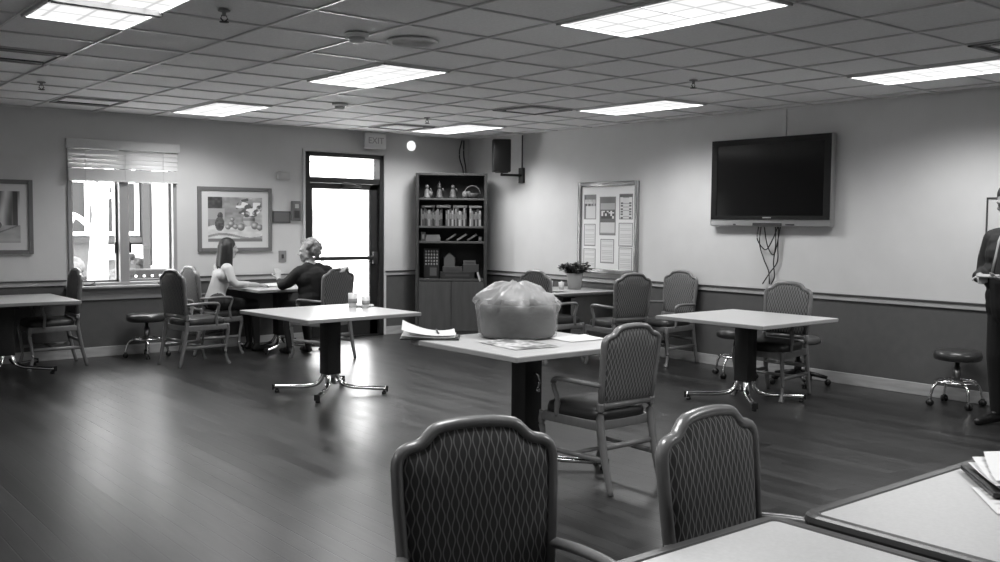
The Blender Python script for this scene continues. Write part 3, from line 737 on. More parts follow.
for k, (x, z, d, m, lb) in enumerate(((.10, 0, (.56, .2, .09), 'g38', 'long dark box at the bottom of the lowest open shelf'), (.02, .09, (.32, .2, .07), 'g60', 'dark box under the toy house'), (.32, .09, (.26, .2, .10), 'g60', 'dark player box right of the toy house'), (.30, .19, (.2, .18, .05), 'g80', 'thin grey box topmost at the right of the lowest shelf'))):
    b = MB(); b.box((0, 0, d[2] / 2), d, M[m], bev=.004); b.box((0, -d[1] / 2 - .001, d[2] / 2), (d[0] * .7, .002, d[2] * .3), M['g60']); o = b.build('storage_box', loc=onshelf(x, SH[3] + z)); tag(o, lb, 'box', 'boxes on the lowest open shelf')
o = MB().box((0, 0, 0), (.03, .004, .13), mx=Matrix.Rotation(-.35, 4, 'Y')).build('paper_tag', M['g175'], loc=onshelf(.45, SH[3] + .03, -.353)); tag(o, 'small slanted white tag hanging at the lower right of the bookcase', 'tag')

for o in set(bpy.data.objects) - _before:
    if o.parent is None: o.rotation_euler.z = BROT; o.scale = (SX, .9, 1)
# ------------------------------------------------------------------ armchair (local: +Y forward, origin under the back legs)
def back_outline(w=.225, n=8, inset=0.0):
    """half outline of the crested back, from bottom right up and over; returns (x, z)"""
    pts = [(.200, .50), (.211, .64), (.219, .78), (.2205, .850), (.219, .868), (.213, .884), (.202, .895), (.188, .901), (.172, .904), (.158, .908), (.146, .916), (.134, .928), (.122, .940), (.108, .948), (.09, .952), (.05, .957)]
    full = [(x, z) for x, z in pts] + [(0, .959)] + [(-x, z) for x, z in reversed(pts)]
    if inset:
        c = (0, .74); out = []
        k = len(full)
        for i, (x, z) in enumerate(full):
            a = full[max(i - 1, 0)]; b_ = full[min(i + 1, k - 1)]
            tx, tz = b_[0] - a[0], b_[1] - a[1]; l = math.hypot(tx, tz)
            nx, nz = -tz / l, tx / l                      # inward for counter-clockwise travel
            out.append((x + nx * inset, z + nz * inset))
        out[0] = (out[0][0], full[0][1] + .02); out[-1] = (out[-1][0], full[0][1] + .02)
        return out
    return full
def lean(z): return .045 - .10 * max(0, z - .42)   # y of the back plane at height z

def make_chair():
    root = bpy.data.objects.new('armchair', None); COL.objects.link(root); root.empty_display_size = .05
    wd = M['wood']
    # back frame
    o = back_outline(); pts = [Vector((x, lean(z), z)) for x, z in o]
    b = MB(); b.tube(pts, .0165, n=10, flat=1.25, up=(0, 1, 0)); b.tube([(-.205, lean(.50), .50), (.205, lean(.50), .50)], .02, n=8)
    b.build('back_frame', wd, root)
    # upholstered back panel, domed on both faces
    inn = back_outline(inset=.011); b = MB(); k = len(inn)
    for side in (1, -1):
        rings = []
        for t, bulge in ((1.0, .008), (.93, .018), (.8, .024), (.5, .029)):
            rings.append([Vector((x * t, lean(.75 + (z - .75) * t) + side * bulge, .75 + (z - .75) * t)) for x, z in inn])
        vs = [v for r in rings for v in r]; fs = []
        for r in range(3):
            for i in range(k): fs.append((r * k + i, r * k + (i + 1) % k, (r + 1) * k + (i + 1) % k, (r + 1) * k + i))
        vs.append(Vector((0, lean(.75) + side * .029, .75))); fs += [(3 * k + i, 3 * k + (i + 1) % k, 4 * k) for i in range(k)]
        b.faces(vs, fs, M['weave'], True)
    b.build('backrest', None, root)
    # seat cushion
    b = MB(); n = 40; layers = ((.0, .405, .96), (.02, .412, 1.0), (.03, .44, 1.0), (.02, .468, .97), (0, .482, .86), (0, .488, .5))
    vs = []; fs = []
    for _, z, sc_ in layers:
        for i in range(n):
            a = 2 * PI * i / n; ca, sa = math.cos(a), math.sin(a)
            ex_ = lambda v: math.copysign(abs(v) ** .45, v)
            yy = .275 + ex_(sa) * .235 * sc_; hw = .215 + .03 * (yy - .04) / .47
            vs.append((ex_(ca) * hw * sc_, yy, z))
    for j in range(len(layers) - 1):
        for i in range(n): fs.append((j * n + i, j * n + (i + 1) % n, (j + 1) * n + (i + 1) % n, (j + 1) * n + i))
    fs.append(tuple(range((len(layers) - 1) * n, len(layers) * n))); fs.append(tuple(range(n - 1, -1, -1)))
    b.faces(vs, fs, M['leather'], True); b.build('seat', None, root)
    # seat rails
    b = MB()
    for s in (-1, 1): b.box((s * .222, .265, .385), (.03, .44, .055), bev=.006, rz=-s * .06)
    b.box((0, .055, .385), (.40, .028, .055), bev=.005).box((0, .485, .385), (.44, .03, .055), bev=.006)
    b.build('seat_rail', wd, root)
    # legs
    for s in (-1, 1):
        p = bez([(s * .205, -.05, 0), (s * .205, .0, .2), (s * .205, .04, .42), (s * .205, lean(.52), .52)], 5)
        MB().tube(p, [.017 + .006 * min(1, i / 8) for i in range(len(p))], n=8).build('leg', wd, root)
        p = bez([(s * .232, .51, 0), (s * .228, .485, .05), (s * .226, .47, .13), (s * .228, .485, .25), (s * .232, .50, .34), (s * .232, .485, .41)], 5)
        rr = [.021, .016, .014, .016, .021, .024]; R_ = [rr[min(i // 5, 5)] + (rr[min(i // 5 + 1, 5)] - rr[min(i // 5, 5)]) * (i % 5) / 5 for i in range(len(p))]
        MB().tube(p, R_, n=10).build('leg', wd, root)
    # arms
    for s in (-1, 1):
        p = bez([(s * .213, lean(.62), .622), (s * .245, .12, .627), (s * .262, .25, .632), (s * .258, .345, .628), (s * .252, .378, .606), (s * .248, .372, .56), (s * .240, .355, .50), (s * .234, .365, .40)], 5)
        MB().tube(p, .0185, n=10, flat=.8, up=(0, 0, 1)).build('armrest', wd, root)
    # stretchers
    for s in (-1, 1): MB().tube([(s * .205, .0, .19), (s * .226, .475, .19)], .0135, n=8, flat=1.3).build('stretcher', wd, root)
    MB().tube([(-.215, .25, .19), (.215, .25, .19)], .0125, n=8).build('stretcher', wd, root)
    MB().tube([(-.205, .02, .26), (.205, .02, .26)], .0135, n=8, flat=1.3).build('stretcher', wd, root)
    return root
CH = None
def chair(x, y, fx, fy_, label, group='wooden upholstered armchairs'):
    global CH
    if CH is None: CH = make_chair(); o = CH
    else: o = copy_tree(CH)
    o.location = (x, y, 0); o.rotation_euler = (0, 0, math.atan2(fy_, fx) - PI / 2); o.scale = (1, 1, 1.03)
    tag(o, label, 'chair', group); return o
chair(4.02, 3.775, .0, 1, 'wooden armchair pulled up to the near table with the plastic covered basket').scale = (1, 1, .972)
chair(3.66, 9.87, .98, .16, 'empty wooden armchair in front of the stool below the window')
chair(4.13, 10.60, .99, .02, 'wooden armchair the woman in the pale sweater sits in')
chair(2.915, 10.62, -1, .02, 'wooden armchair tucked under the table at the left edge')
chair(5.27, 9.30, -.25, .97, 'wooden armchair of the woman in black, backed to the glass door')
chair(8.235, 7.02, -1, -.02, 'wooden armchair with its back against the wall under the notice board')
chair(7.48, 5.13, -.995, -.10, 'wooden armchair at the wall side of the table below the television')
chair(7.38, 6.93, .18, .98, 'wooden armchair facing the table with the potted flowers')
chair(6.84, 7.84, 1, .05, 'wooden armchair peeping over the plastic bag, beyond the basket')
chair(1.567, 2.03, -.29, -.956, 'large nearest armchair back at the bottom centre').scale = (1, 1, 1.015)
chair(2.195, 1.755, .07, -.997, 'armchair tucked in where the two dark edged foreground tables meet').scale = (1, 1, 1.012)

# ------------------------------------------------------------------ tables
def base_parts(root, h, crank=False, chrome=True):
    MB().box((0, 0, (h - .04 + .17) / 2), (.135, .135, h - .04 - .17), bev=.006).build('column', M['blackmat'], root)
    MB().box((0, 0, h - .055), (.5, .34, .03), bev=.004).box((0, 0, h - .07), (.2, .2, .04)).build('top_plate', M['black'], root)
    MB().box((0, 0, .17), (.10, .10, .06), bev=.004).build('hub', M['steel'], root)
    for k in range(4):
        a = PI / 4 + k * PI / 2; d = Vector((math.cos(a), math.sin(a), 0))
        p = bez([d * .05 + Vector((0, 0, .21)), d * .065 + Vector((0, 0, .15)), d * .11 + Vector((0, 0, .085)), d * .2 + Vector((0, 0, .058)), d * .34 + Vector((0, 0, .052)), d * .5 + Vector((0, 0, .048))], 6)
        f = MB().tube(p, .025, n=12, flat=.72).build('foot', M['chrome'], root)
        MB().box(d * .505 + Vector((0, 0, .047)), (.012, .05, .05), rz=a, bev=.003).lathe(d * .475, [(.02, 0), (.02, .014), (.008, .03)], n=12).build('end_cap', M['black'], f)
    if crank:
        MB().tube(bez([(0, -.07, h - .19), (0, -.10, h - .19), (.012, -.105, h - .24), (-.006, -.105, h - .28)], 5), .007, n=8).ball((-.006, -.115, h - .285), .013).build('crank_handle', M['chrome'], root)
def slab_mesh(w, d, t, r, z, mtop, medge, rim=0.0):
    """rounded-corner slab, optionally with a raised bumper rim around a laminate field"""
    def loop(w_, d_, r_, z_):
        out = []
        for cx, cy, a0 in ((w_ / 2 - r_, d_ / 2 - r_, 0), (-w_ / 2 + r_, d_ / 2 - r_, PI / 2), (-w_ / 2 + r_, -d_ / 2 + r_, PI), (w_ / 2 - r_, -d_ / 2 + r_, 1.5 * PI)):
            for i in range(7):
                a = a0 + PI / 2 * i / 6; out.append((cx + r_ * math.cos(a), cy + r_ * math.sin(a), z_))
        return out
    b = MB(); n = 28
    e = .004
    if rim:
        rings = [loop(w - .03, d - .03, r, z - t), loop(w - .004, d - .004, r, z - t + .006), loop(w, d, r, z - t * .5), loop(w - .006, d - .006, r, z - .002), loop(w - .02, d - .02, r, z + .004), loop(w - 2 * rim + .012, d - 2 * rim + .012, max(r - rim, .02), z + .003), loop(w - 2 * rim, d - 2 * rim, max(r - rim, .02), z)]
    else:
        rings = [loop(w - .01, d - .01, r, z - t), loop(w, d, r, z - t + e), loop(w, d, r, z - e), loop(w - 2 * e, d - 2 * e, r, z)]
    vs = [v for q in rings for v in q]; fs = []
    for j in range(len(rings) - 1):
        for i in range(n): fs.append((j * n + i, j * n + (i + 1) % n, (j + 1) * n + (i + 1) % n, (j + 1) * n + i))
    fs.append(tuple(range(n - 1, -1, -1)))
    b.faces(vs, fs, medge, False)
    return b, rings[-1]
def table(name, x, y, h, size, rot, label, rim=False, crank=False):
    t = thing(name, (x, y, 0), rot, label, 'table', 'dining tables')
    b, last = slab_mesh(size, size, .032, .05 if rim else .012, h, None, M['bumper'] if rim else M['lamedge'], .040 if rim else 0.0)
    if rim:
        e_ = b.build('edge_band', None, t)
        q = MB(); q.faces(last, [tuple(range(len(last)))]); q.build('table_top', M['lamin2'], t)
    else:
        b.faces(last, [tuple(range(len(last)))], M['laminate']); b.build('table_top', None, t)
    base_parts(t, h, crank); return t
table('dining_table', 6.84, 5.10, .72, 1.09, .02, 'empty pale dining table below the wall television')
table('dining_table', 4.18, 7.52, .72, 1.14, .06, 'pale dining table with two cups, in front of the seated women')
table('dining_table', 3.86, 4.50, .78, 1.03, .0, 'pale dining table carrying the plastic covered basket', crank=True)
table('dining_table', 2.20, 10.40, .72, 1.12, .0, 'empty pale dining table at the left edge under the picture')
table('dining_table', 5.165, 10.475, .74, 1.03, .0, 'pale dining table between the two seated women')
table('dining_table', 7.78, 8.42, .72, 1.06, .0, 'dark edged dining table with the potted flowers by the right wall', rim=True)
table('dining_table', 1.685, 1.025, .716, 1.07, .0, 'dark edged foreground table at the bottom centre, nothing on it', rim=True)
table('dining_table', 2.82, .987, .716, 1.07, .0, 'dark edged foreground table in the bottom right corner with papers on it', rim=True)

# ------------------------------------------------------------------ stools
def chrome_stool(x, y, label, rz=0.3, seat_r=.185, h=.47, leather='stoolleather'):
    t = thing('rolling_stool', (x, y, 0), rz, label, 'stool', 'rolling stools')
    MB().lathe((0, 0, 0), [(0, h - .085), (seat_r - .02, h - .085), (seat_r, h - .075), (seat_r + .006, h - .042), (seat_r - .004, h - .012), (seat_r - .03, h - .002), (0, h)], n=32).build('seat', M[leather], t)
    MB().lathe((0, 0, 0), [(.028, .2), (.028, .33), (.018, .33), (.018, h - .07)], n=14).lathe((0, 0, 0), [(.05, .19), (.05, .215), (0, .22)], n=16).build('post', M['steel'], t)
    R_ = .165
    MB().tube([(R_ * math.cos(a), R_ * math.sin(a), .205) for a in [2 * PI * i / 32 for i in range(32)]], .011, n=8, closed=True).build('foot_ring', M['chrome'], t)
    for k in range(4):
        a = k * PI / 2 + PI / 4; d = Vector((math.cos(a), math.sin(a), 0))
        lg = MB().tube(bez([d * .03 + Vector((0, 0, .205)), d * .13 + Vector((0, 0, .2)), d * .19 + Vector((0, 0, .165)), d * .215 + Vector((0, 0, .09)), d * .22 + Vector((0, 0, .06))], 6), .0125, n=8).build('leg', M['chrome'], t)
        side = Vector((-d.y, d.x, 0)); c = d * .222 + Vector((0, 0, .026)); q = MB()
        mx = Matrix.Rotation(a, 4, 'Z') @ Matrix.Rotation(PI / 2, 4, 'X')
        for s in (-1, 1): q.lathe(c + side * s * .014, [(.0, -.008), (.026, -.008), (.026, .008), (0, .008)], n=16, mx=mx)
        q.lathe(c + Vector((0, 0, .012)), [(.014, -.005), (.016, .02), (0, .025)], n=10); q.build('caster', M['black'], lg)
    return t
chrome_stool(8.09, 3.88, 'dark round rolling stool against the wall beside the standing person', .1)
chrome_stool(3.675, 10.70, 'dark round rolling stool under the window', .5, .205, .48)
chrome_stool(7.86, 5.98, 'rolling stool half hidden behind the column of the table below the television', .9)
os_ = thing('swivel_stool', (8.0, 5.36, 0), .2, 'grey seated swivel stool with a dark star base behind the armchair below the television', 'stool', 'rolling stools')
MB().lathe((0, 0, 0), [(0, .385), (.18, .385), (.205, .40), (.205, .43), (.18, .45), (0, .455)], n=28).build('seat', M['greyvinyl'], os_)
MB().lathe((0, 0, 0), [(.035, .08), (.035, .22), (.02, .22), (.02, .385)], n=14).build('post', M['black'], os_)
for k in range(5):
    a = k * 2 * PI / 5; d = Vector((math.cos(a), math.sin(a), 0))
    lg = MB().tube([d * .02 + Vector((0, 0, .11)), d * .15 + Vector((0, 0, .095)), d * .27 + Vector((0, 0, .07))], [.026, .022, .016], n=8).build('leg', M['black'], os_)
    mx = Matrix.Rotation(a, 4, 'Z') @ Matrix.Rotation(PI / 2, 4, 'X'); q = MB(); side = Vector((-d.y, d.x, 0))
    for s in (-1, 1): q.lathe(d * .275 + Vector((0, 0, .028)) + side * s * .015, [(0, -.009), (.028, -.009), (.028, .009), (0, .009)], n=14, mx=mx)
    q.build('caster', M['black'], lg)

# ------------------------------------------------------------------ things on the tables
# plastic covered basket
pb = thing('covered_basket', (3.965, 4.715, .786), 0, 'round basket wrapped in a clear plastic bag on the near table', 'basket')
b = MB(); n = 48; prof = [(.0, .002), (.225, .002), (.238, .02), (.242, .08), (.242, .14), (.242, .20), (.23, .212), (.21, .20), (.0, .19)]
b.lathe((0, 0, 0), prof, n=n)
for v in b.bm.verts:
    a = math.atan2(v.co.y, v.co.x); r = v.co.to_2d().length
    if r > .2: v.co.x *= 1 + .012 * math.sin(a * 9 + v.co.z * 40); v.co.y *= 1 + .012 * math.sin(a * 9 + v.co.z * 40)
b.build('basket', M['basket'], pb)
b = MB()
for k in range(5):
    a = k * 1.3; b.ball((.1 * math.cos(a), .1 * math.sin(a), .22), (.1, .09, .07), M[('g105', 'g130', 'g105', 'g150', 'g80')[k]])
b.build('contents', None, pb)
b = MB(); ring = 72; prof = [(.246, .006), (.252, .05), (.254, .09), (.256, .13), (.258, .17), (.258, .20), (.250, .225), (.235, .245), (.205, .268), (.165, .296), (.12, .325), (.07, .345), (.0, .35)]
b.lathe((0, 0, 0), prof, n=ring)
for v in b.bm.verts:
    a = math.atan2(v.co.y, v.co.x); r = v.co.to_2d().length; z = v.co.z
    w_ = min(1, max(0, (z - .02) / .2))
    k = .016 * math.sin(a * 7 + z * 30) * w_ + .012 * math.sin(a * 15 - z * 55) * w_ + .010 * (vn(a * 6 + 9, z * 40) - .5)
    if r > .01: v.co.x *= 1 + k / max(r, .1); v.co.y *= 1 + k / max(r, .1)
    if z > .15:
        v.co.z += .018 * (vn(v.co.x * 22, v.co.y * 22) - .5) * 2 + .007 * math.sin(a * 5 + 2)
        v.co.x += (-.02) * max(0, (z - .24) / .1)                 # bunched peak leans to one side
    # loose flap on the left shoulder
    fl = max(0, 1 - abs(((a - 2.45 + PI) % (2 * PI)) - PI) / .45) * max(0, 1 - abs(z - .235) / .06)
    v.co.x += -.045 * fl; v.co.y += .035 * fl; v.co.z += .02 * fl
b.build('plastic_wrap', M['film'], pb)

def sheet(name, x, y, z, w, d, rz, label, m='paper', curl=0.0, grp='loose papers', parent=None, fn=None, cat='paper'):
    """thin sheet lying on a table, edges curled up by 'curl'"""
    nx, ny = 14, 18; me = bpy.data.meshes.new(name); vs = []; fs = []; tn = []
    for j in range(ny + 1):
        for i in range(nx + 1):
            u, v = i / nx, j / ny
            vs.append(((u - .5) * w, (v - .5) * d, .001 + curl * (v * v + .35 * (1 - v) ** 3) * (.55 + .45 * u)))
            t = srgb((fn or (lambda a, c: 226))(u, v)); tn.append(t)
    for j in range(ny):
        for i in range(nx): a = j * (nx + 1) + i; fs.append((a, a + 1, a + nx + 2, a + nx + 1))
    me.from_pydata(vs, [], fs); at = me.color_attributes.new('tone', 'FLOAT_COLOR', 'POINT')
    for i, t in enumerate(tn): at.data[i].color = (t, t, t, 1)
    for p in me.polygons: p.use_smooth = True
    me.materials.append(M['paint']); o = bpy.data.objects.new(name, me); COL.objects.link(o); o.location = (x, y, z); o.rotation_euler = (0, 0, rz)
    if parent: o.parent = parent
    else: tag(o, label, cat, grp)
    return o
lines = lambda u, v: 226 - (55 if (v * 12) % 1 > .6 and .12 < u < .88 else 0)
news = lambda u, v: 214 - 70 * (vn(u * 9, v * 9) > .62) - 30 * (vn(u * 22, v * 22) > .5)
cb = thing('clipboard', (3.475, 4.975, .78), .9, 'dark clipboard holding curled pages on the corner of the near table', 'clipboard')
MB().box((0, 0, .006), (.26, .36, .008), bev=.002).build('board', M['black'], cb); MB().box((0, -.155, .014), (.1, .035, .01), bev=.003).build('clip', M['steel'], cb)
sheet('page', 0, .01, .011, .24, .33, .0, None, curl=.03, parent=cb); sheet('page', .005, .015, .016, .235, .33, .06, None, curl=.085, parent=cb)
MB().tube([(-.04, -.05, .034), (.07, -.03, .046)], .006, n=8).build('pen', M['g60'], cb)
sheet('newspaper_sheet', 3.71, 4.40, .781, .32, .42, -.12, 'printed sheet lying in front of the plastic covered basket', fn=news, curl=.01)
sheet('paper_sheet', 4.20, 4.40, .781, .30, .22, -.05, 'plain white sheet lying right of the plastic covered basket', curl=.01)

def glass_cup(x, y, label, h=.085, r=.036):
    t = thing('drinking_cup', (x, y, .72), 0, label, 'cup', 'cups on the table before the seated women')
    MB().lathe((0, 0, 0), [(0, .001), (r * .85, .001), (r, h), (r - .003, h), (r * .85 - .003, .006), (0, .006)], n=20).build('tumbler', M['cup'], t)
    MB().lathe((0, 0, 0), [(r * .9, h * .3), (r * .96 + .001, h * .3), (r + .0005, h * .62), (r * .94, h * .62)], n=20).build('printed_band', M['g130'], t)
glass_cup(4.545, 7.755, 'taller pale cup on the table before the seated women', .13, .043); glass_cup(4.60, 7.625, 'shorter pale cup on the table before the seated women', .11, .037)
pt = thing('paper_plate', (4.66, 7.76, .72), .4, 'white plate with a folded napkin behind the two cups', 'plate')
MB().lathe((0, 0, 0), [(0, .002), (.07, .002), (.10, .014), (.098, .016), (.068, .005), (0, .005)], n=28).build('dish', M['paper'], pt)
MB().box((.01, 0, .013), (.12, .1, .012), bev=.003, rz=.3).build('napkin', M['white'], pt)

fp = thing('potted_flowers', (7.98, 8.44, .72), 0, 'bushy potted flowers in a pale wrapped pot by the notice board', 'plant')
b = MB().lathe((0, 0, 0), [(.0, .001), (.075, .001), (.098, .17), (.105, .195), (.098, .195), (.09, .17), (0, .16)], n=28)
b.build('pot', M['pot'], fp)
st = MB(); lf = MB(); ptl = []
for k in range(80):
    a = random.random() * 2 * PI; rr = .17 * math.sqrt(random.random()); z = .22 + .13 * random.random() * (1 - rr * 2)
    c = Vector((rr * math.cos(a), rr * math.sin(a), z)); st.tube([(c.x * .3, c.y * .3, .16), tuple(c)], .003, n=5)
    for q in range(4):
        an = random.random() * 2 * PI; d = Vector((math.cos(an), math.sin(an), random.uniform(-.3, .3))).normalized() * .07; s = d.cross(Vector((0, 0, 1))).normalized() * .032
        c2 = c - Vector((0, 0, .015))
        lf.faces([c2, c2 + d * .5 + s, c2 + d, c2 + d * .5 - s], [(0, 1, 2, 3)])
    if k < 26: ptl.append(c)
st.build('stem', M['leaf'], fp); lf.build('foliage', M['leaf'], fp)
for c in ptl:
    f = MB()
    for q in range(6):
        an = q * PI / 3; d = Vector((math.cos(an), math.sin(an), .35)) * .032; s = d.cross(Vector((0, 0, 1))).normalized() * .014
        f.faces([c, c + d * .6 + s, c + d, c + d * .6 - s], [(0, 1, 2, 3)])
    f.ball(c + Vector((0, 0, .008)), .012, seg=8, ring=6); f.build('blossom', M['petal'], fp)
for k, (x, y, s) in enumerate(((7.74, 8.62, .052), (7.84, 8.52, .045))):
    t = thing('paper_cup', (x, y, .72), 0, ('pale taller paper cup between plate and potted flowers', 'pale paper cup right beside the flower pot')[k], 'cup', 'cups beside the potted flowers')
    MB().lathe((0, 0, 0), [(0, .001), (s * .62, .001), (s * .8, s * 1.9), (s * .76, s * 1.9), (s * .58, .006), (0, .006)], n=20).build('cup', M['cup'], t)
    MB().box((0, 0, s * 1.75), (s * .9, s * .2, s * .9), rz=.4, bev=.004).build('napkin', M['paper'], t)
pl2 = thing('dinner_plate', (7.50, 8.24, .72), 0, 'pale flat plate near the front corner of the flower table', 'plate')
MB().lathe((0, 0, 0), [(0, .002), (.085, .002), (.13, .016), (.128, .019), (.083, .006), (0, .006)], n=30).build('dish', M['g175'], pl2); MB().lathe((0, 0, 0), [(.06, .0065), (.055, .008), (0, .008)], n=24).build('well', M['g200'], pl2)
sheet('paper_sheet', 7.42, 8.68, .722, .26, .34, .3, 'white crumpled sheet behind the plastic bag on the flower table', curl=.06)
sheet('paper_sheet', 5.06, 10.58, .741, .22, .28, -.5, 'white sheet under the hand of the woman in the pale sweater', curl=.03)
# papers on the right foreground table
cb2 = thing('document_folder', (3.055, 1.262, .721), -.865, 'black folder full of white papers in the bottom right corner', 'folder')
MB().box((0, 0, .010), (.25, .34, .014), bev=.003).build('cover', M['black'], cb2)
sheet('page', .006, -.005, .019, .22, .31, .03, None, curl=.02, parent=cb2, fn=lines); sheet('page', .01, .008, .024, .22, .31, -.06, None, curl=.035, parent=cb2, fn=lines); sheet('page', .025, .012, .030, .21, .30, -.16, None, curl=.055, parent=cb2)
sheet('paper_sheet', 2.885, 1.18, .718, .21, .28, -.9, 'printed sheet sticking out under the black folder', fn=lines, curl=.0)

# ------------------------------------------------------------------ people
def unit(v): return Vector(v).normalized()
class Body:
    """collects rounded limbs and volumes, then fuses them into one continuous skin"""
    def __init__(s): s.b = MB(); s.seg = []
    def limb(s, p0, r0, p1, r1, tg):
        p0, p1 = Vector(p0), Vector(p1); d = p1 - p0; L_ = d.length; q = Vector((0, 0, 1)).rotation_difference(d)
        prof = [(0, -r0)] + [(r0 * math.cos(t), r0 * math.sin(t)) for t in (-1.2, -.8, -.4, 0)] + [(r1 * math.cos(t), L_ + r1 * math.sin(t)) for t in (0, .4, .8, 1.2)] + [(0, L_ + r1)]
        vs = []; fs = []; n = 14
        ps = prof[1:-1]
        for r, z in ps:
            for i in range(n):
                a = 2 * PI * i / n; vs.append(p0 + q @ Vector((r * math.cos(a), r * math.sin(a), z)))
        k = len(ps)
        for j in range(k - 1):
            for i in range(n): fs.append((j * n + i, j * n + (i + 1) % n, (j + 1) * n + (i + 1) % n, (j + 1) * n + i))
        vs.append(p0 + q @ Vector((0, 0, -r0))); vs.append(p0 + q @ Vector((0, 0, L_ + r1)))
        for i in range(n): fs.append(((i + 1) % n, i, k * n)); fs.append(((k - 1) * n + i, (k - 1) * n + (i + 1) % n, k * n + 1))
        s.b.faces(vs, fs); s.seg.append((p0, r0, p1, r1, tg))
    def chain(s, pts, rs, tg):
        for i in range(len(pts) - 1): s.limb(pts[i], rs[i], pts[i + 1], rs[i + 1], tg)
    def blob(s, c, r, tg, R=None):
        s.b.ball(c, r, None, 20, 14, R); c = Vector(c); m = min(r) if not isinstance(r, float) else r
        s.seg.append((c, m, c, m, tg))
    def hand(s, wrist, d, up, thumb_side, curl=.4, size=1.0):
        """palm plus four unequal bent fingers and a side thumb; d points along the palm"""
        w = Vector(wrist); d = unit(d); n = unit(Vector(up) - d * Vector(up).dot(d)); sd = unit(d.cross(n)) * thumb_side
        k = size
        for o_ in (-.024, -.008, .008, .024): s.limb(w + sd * o_ * k * .6, .016 * k, w + d * .08 * k + sd * o_ * k, .0125 * k, 'skin')
        for o_, ln in ((.030, .066), (.010, .075), (-.010, .070), (-.029, .054)):
            a = w + d * .082 * k + sd * o_ * k; f1 = (d * math.cos(curl) - n * math.sin(curl)); f2 = (d * math.cos(curl * 2.2) - n * math.sin(curl * 2.2))
            m_ = a + f1 * ln * .5 * k; s.limb(a, .0095 * k, m_, .0088 * k, 'skin'); s.limb(m_, .0088 * k, m_ + f2 * ln * .55 * k, .0072 * k, 'skin')
        a = w + d * .025 * k + sd * .028 * k; m_ = a + (d * .7 + sd * .7 - n * .2) * .042 * k
        s.limb(a, .0125 * k, m_, .0105 * k, 'skin'); s.limb(m_, .0105 * k, m_ + (d * .95 + sd * .15 - n * .3) * .034 * k, .0085 * k, 'skin')
    def head(s, c, f, up=(0, 0, 1), k=1.0):
        """skull, jaw, brow, nose, lips and ears around centre c, looking along f"""
        c = Vector(c); f = unit(f); u = unit(Vector(up) - f * Vector(up).dot(f)); l = u.cross(f)
        R = Matrix((l, f, u)).transposed(); A = lambda x, y, z: c + l * x * k + f * y * k + u * z * k
        s.blob(A(0, -.012, .03), (.074 * k, .092 * k, .085 * k), 'skin', R); s.blob(A(0, .018, -.02), (.062 * k, .072 * k, .075 * k), 'skin', R)
        s.limb(A(0, .045, -.085), .030 * k, A(0, .062, -.083), .024 * k, 'skin')
        for x in (-1, 1):
            s.limb(A(x * .05, -.005, -.045), .026 * k, A(x * .012, .052, -.082), .022 * k, 'skin')
            s.limb(A(x * .012, .082, .028), .013 * k, A(x * .046, .066, .026), .011 * k, 'skin')
            s.blob(A(x * .036, .066, -.018), (.022 * k, .02 * k, .02 * k), 'skin', R)
            s.blob(A(x * .077, -.012, .0), (.011 * k, .022 * k, .034 * k), 'skin', R)
        s.limb(A(0, .086, .018), .009 * k, A(0, .108, -.022), .0125 * k, 'skin')
        for x in (-1, 1): s.limb(A(0, .098, -.026), .009 * k, A(x * .012, .094, -.027), .009 * k, 'skin')
        s.limb(A(-.018, .080, -.052), .0075 * k, A(.018, .080, -.052), .0075 * k, 'lip'); s.limb(A(-.014, .080, -.061), .0075 * k, A(.014, .080, -.061), .0075 * k, 'lip')
        return A, R
    def build(s, name, mats, voxel=.0085, loc=(0, 0, 0)):
        me = bpy.data.meshes.new('tmp'); bmesh.ops.recalc_face_normals(s.b.bm, faces=s.b.bm.faces[:]); s.b.bm.to_mesh(me); s.b.bm.free()
        tmp = bpy.data.objects.new('tmp', me); COL.objects.link(tmp)
        r = tmp.modifiers.new('r', 'REMESH'); r.mode = 'VOXEL'; r.voxel_size = voxel
        sm = tmp.modifiers.new('s', 'SMOOTH'); sm.factor = .5; sm.iterations = 3
        dg = bpy.context.evaluated_depsgraph_get(); out = bpy.data.meshes.new_from_object(tmp.evaluated_get(dg)); bpy.data.objects.remove(tmp)
        out.name = name; out.materials.clear(); keys = list(mats)
        for k in keys: out.materials.append(mats[k])
        for p in out.polygons:
            c = p.center; best = 1e9; bt = keys[0]
            for a, r0, b_, r1, tg in s.seg:
                ab = b_ - a; l2 = ab.length_squared; t = 0 if l2 < 1e-9 else max(0, min(1, (c - a).dot(ab) / l2))
                d = (c - a - ab * t).length - (r0 + (r1 - r0) * t)
                if d < best: best = d; bt = tg
            p.material_index = keys.index(bt) if bt in keys else 0; p.use_smooth = True
        l = Vector(loc)
        for v in out.vertices: v.co -= l
        o = bpy.data.objects.new(name, out); COL.objects.link(o); o.location = loc; return o
def child_blobs(name, parent, items, m, voxel=.009, sm=4):
    """fused soft volumes (hair) under a body"""
    B = Body()
    for it in items:
        if len(it) == 4: B.limb(it[0], it[1], it[2], it[3], 'h')
        else: B.blob(it[0], it[1], 'h', it[2])
    o = B.build(name, {'h': m}, voxel); l = parent.location
    for v in o.data.vertices: v.co -= l
    o.parent = parent; return o
def eyes(parent, A, k=1.0):
    l = parent.location
    for x in (-1, 1): MB().ball(A(x * .032, .0745, .008) - l, .0088 * k, M['g175'], 10, 8).ball(A(x * .032, .0795, .008) - l, .0052 * k, M['eye'], 10, 8).build('eye', None, parent)

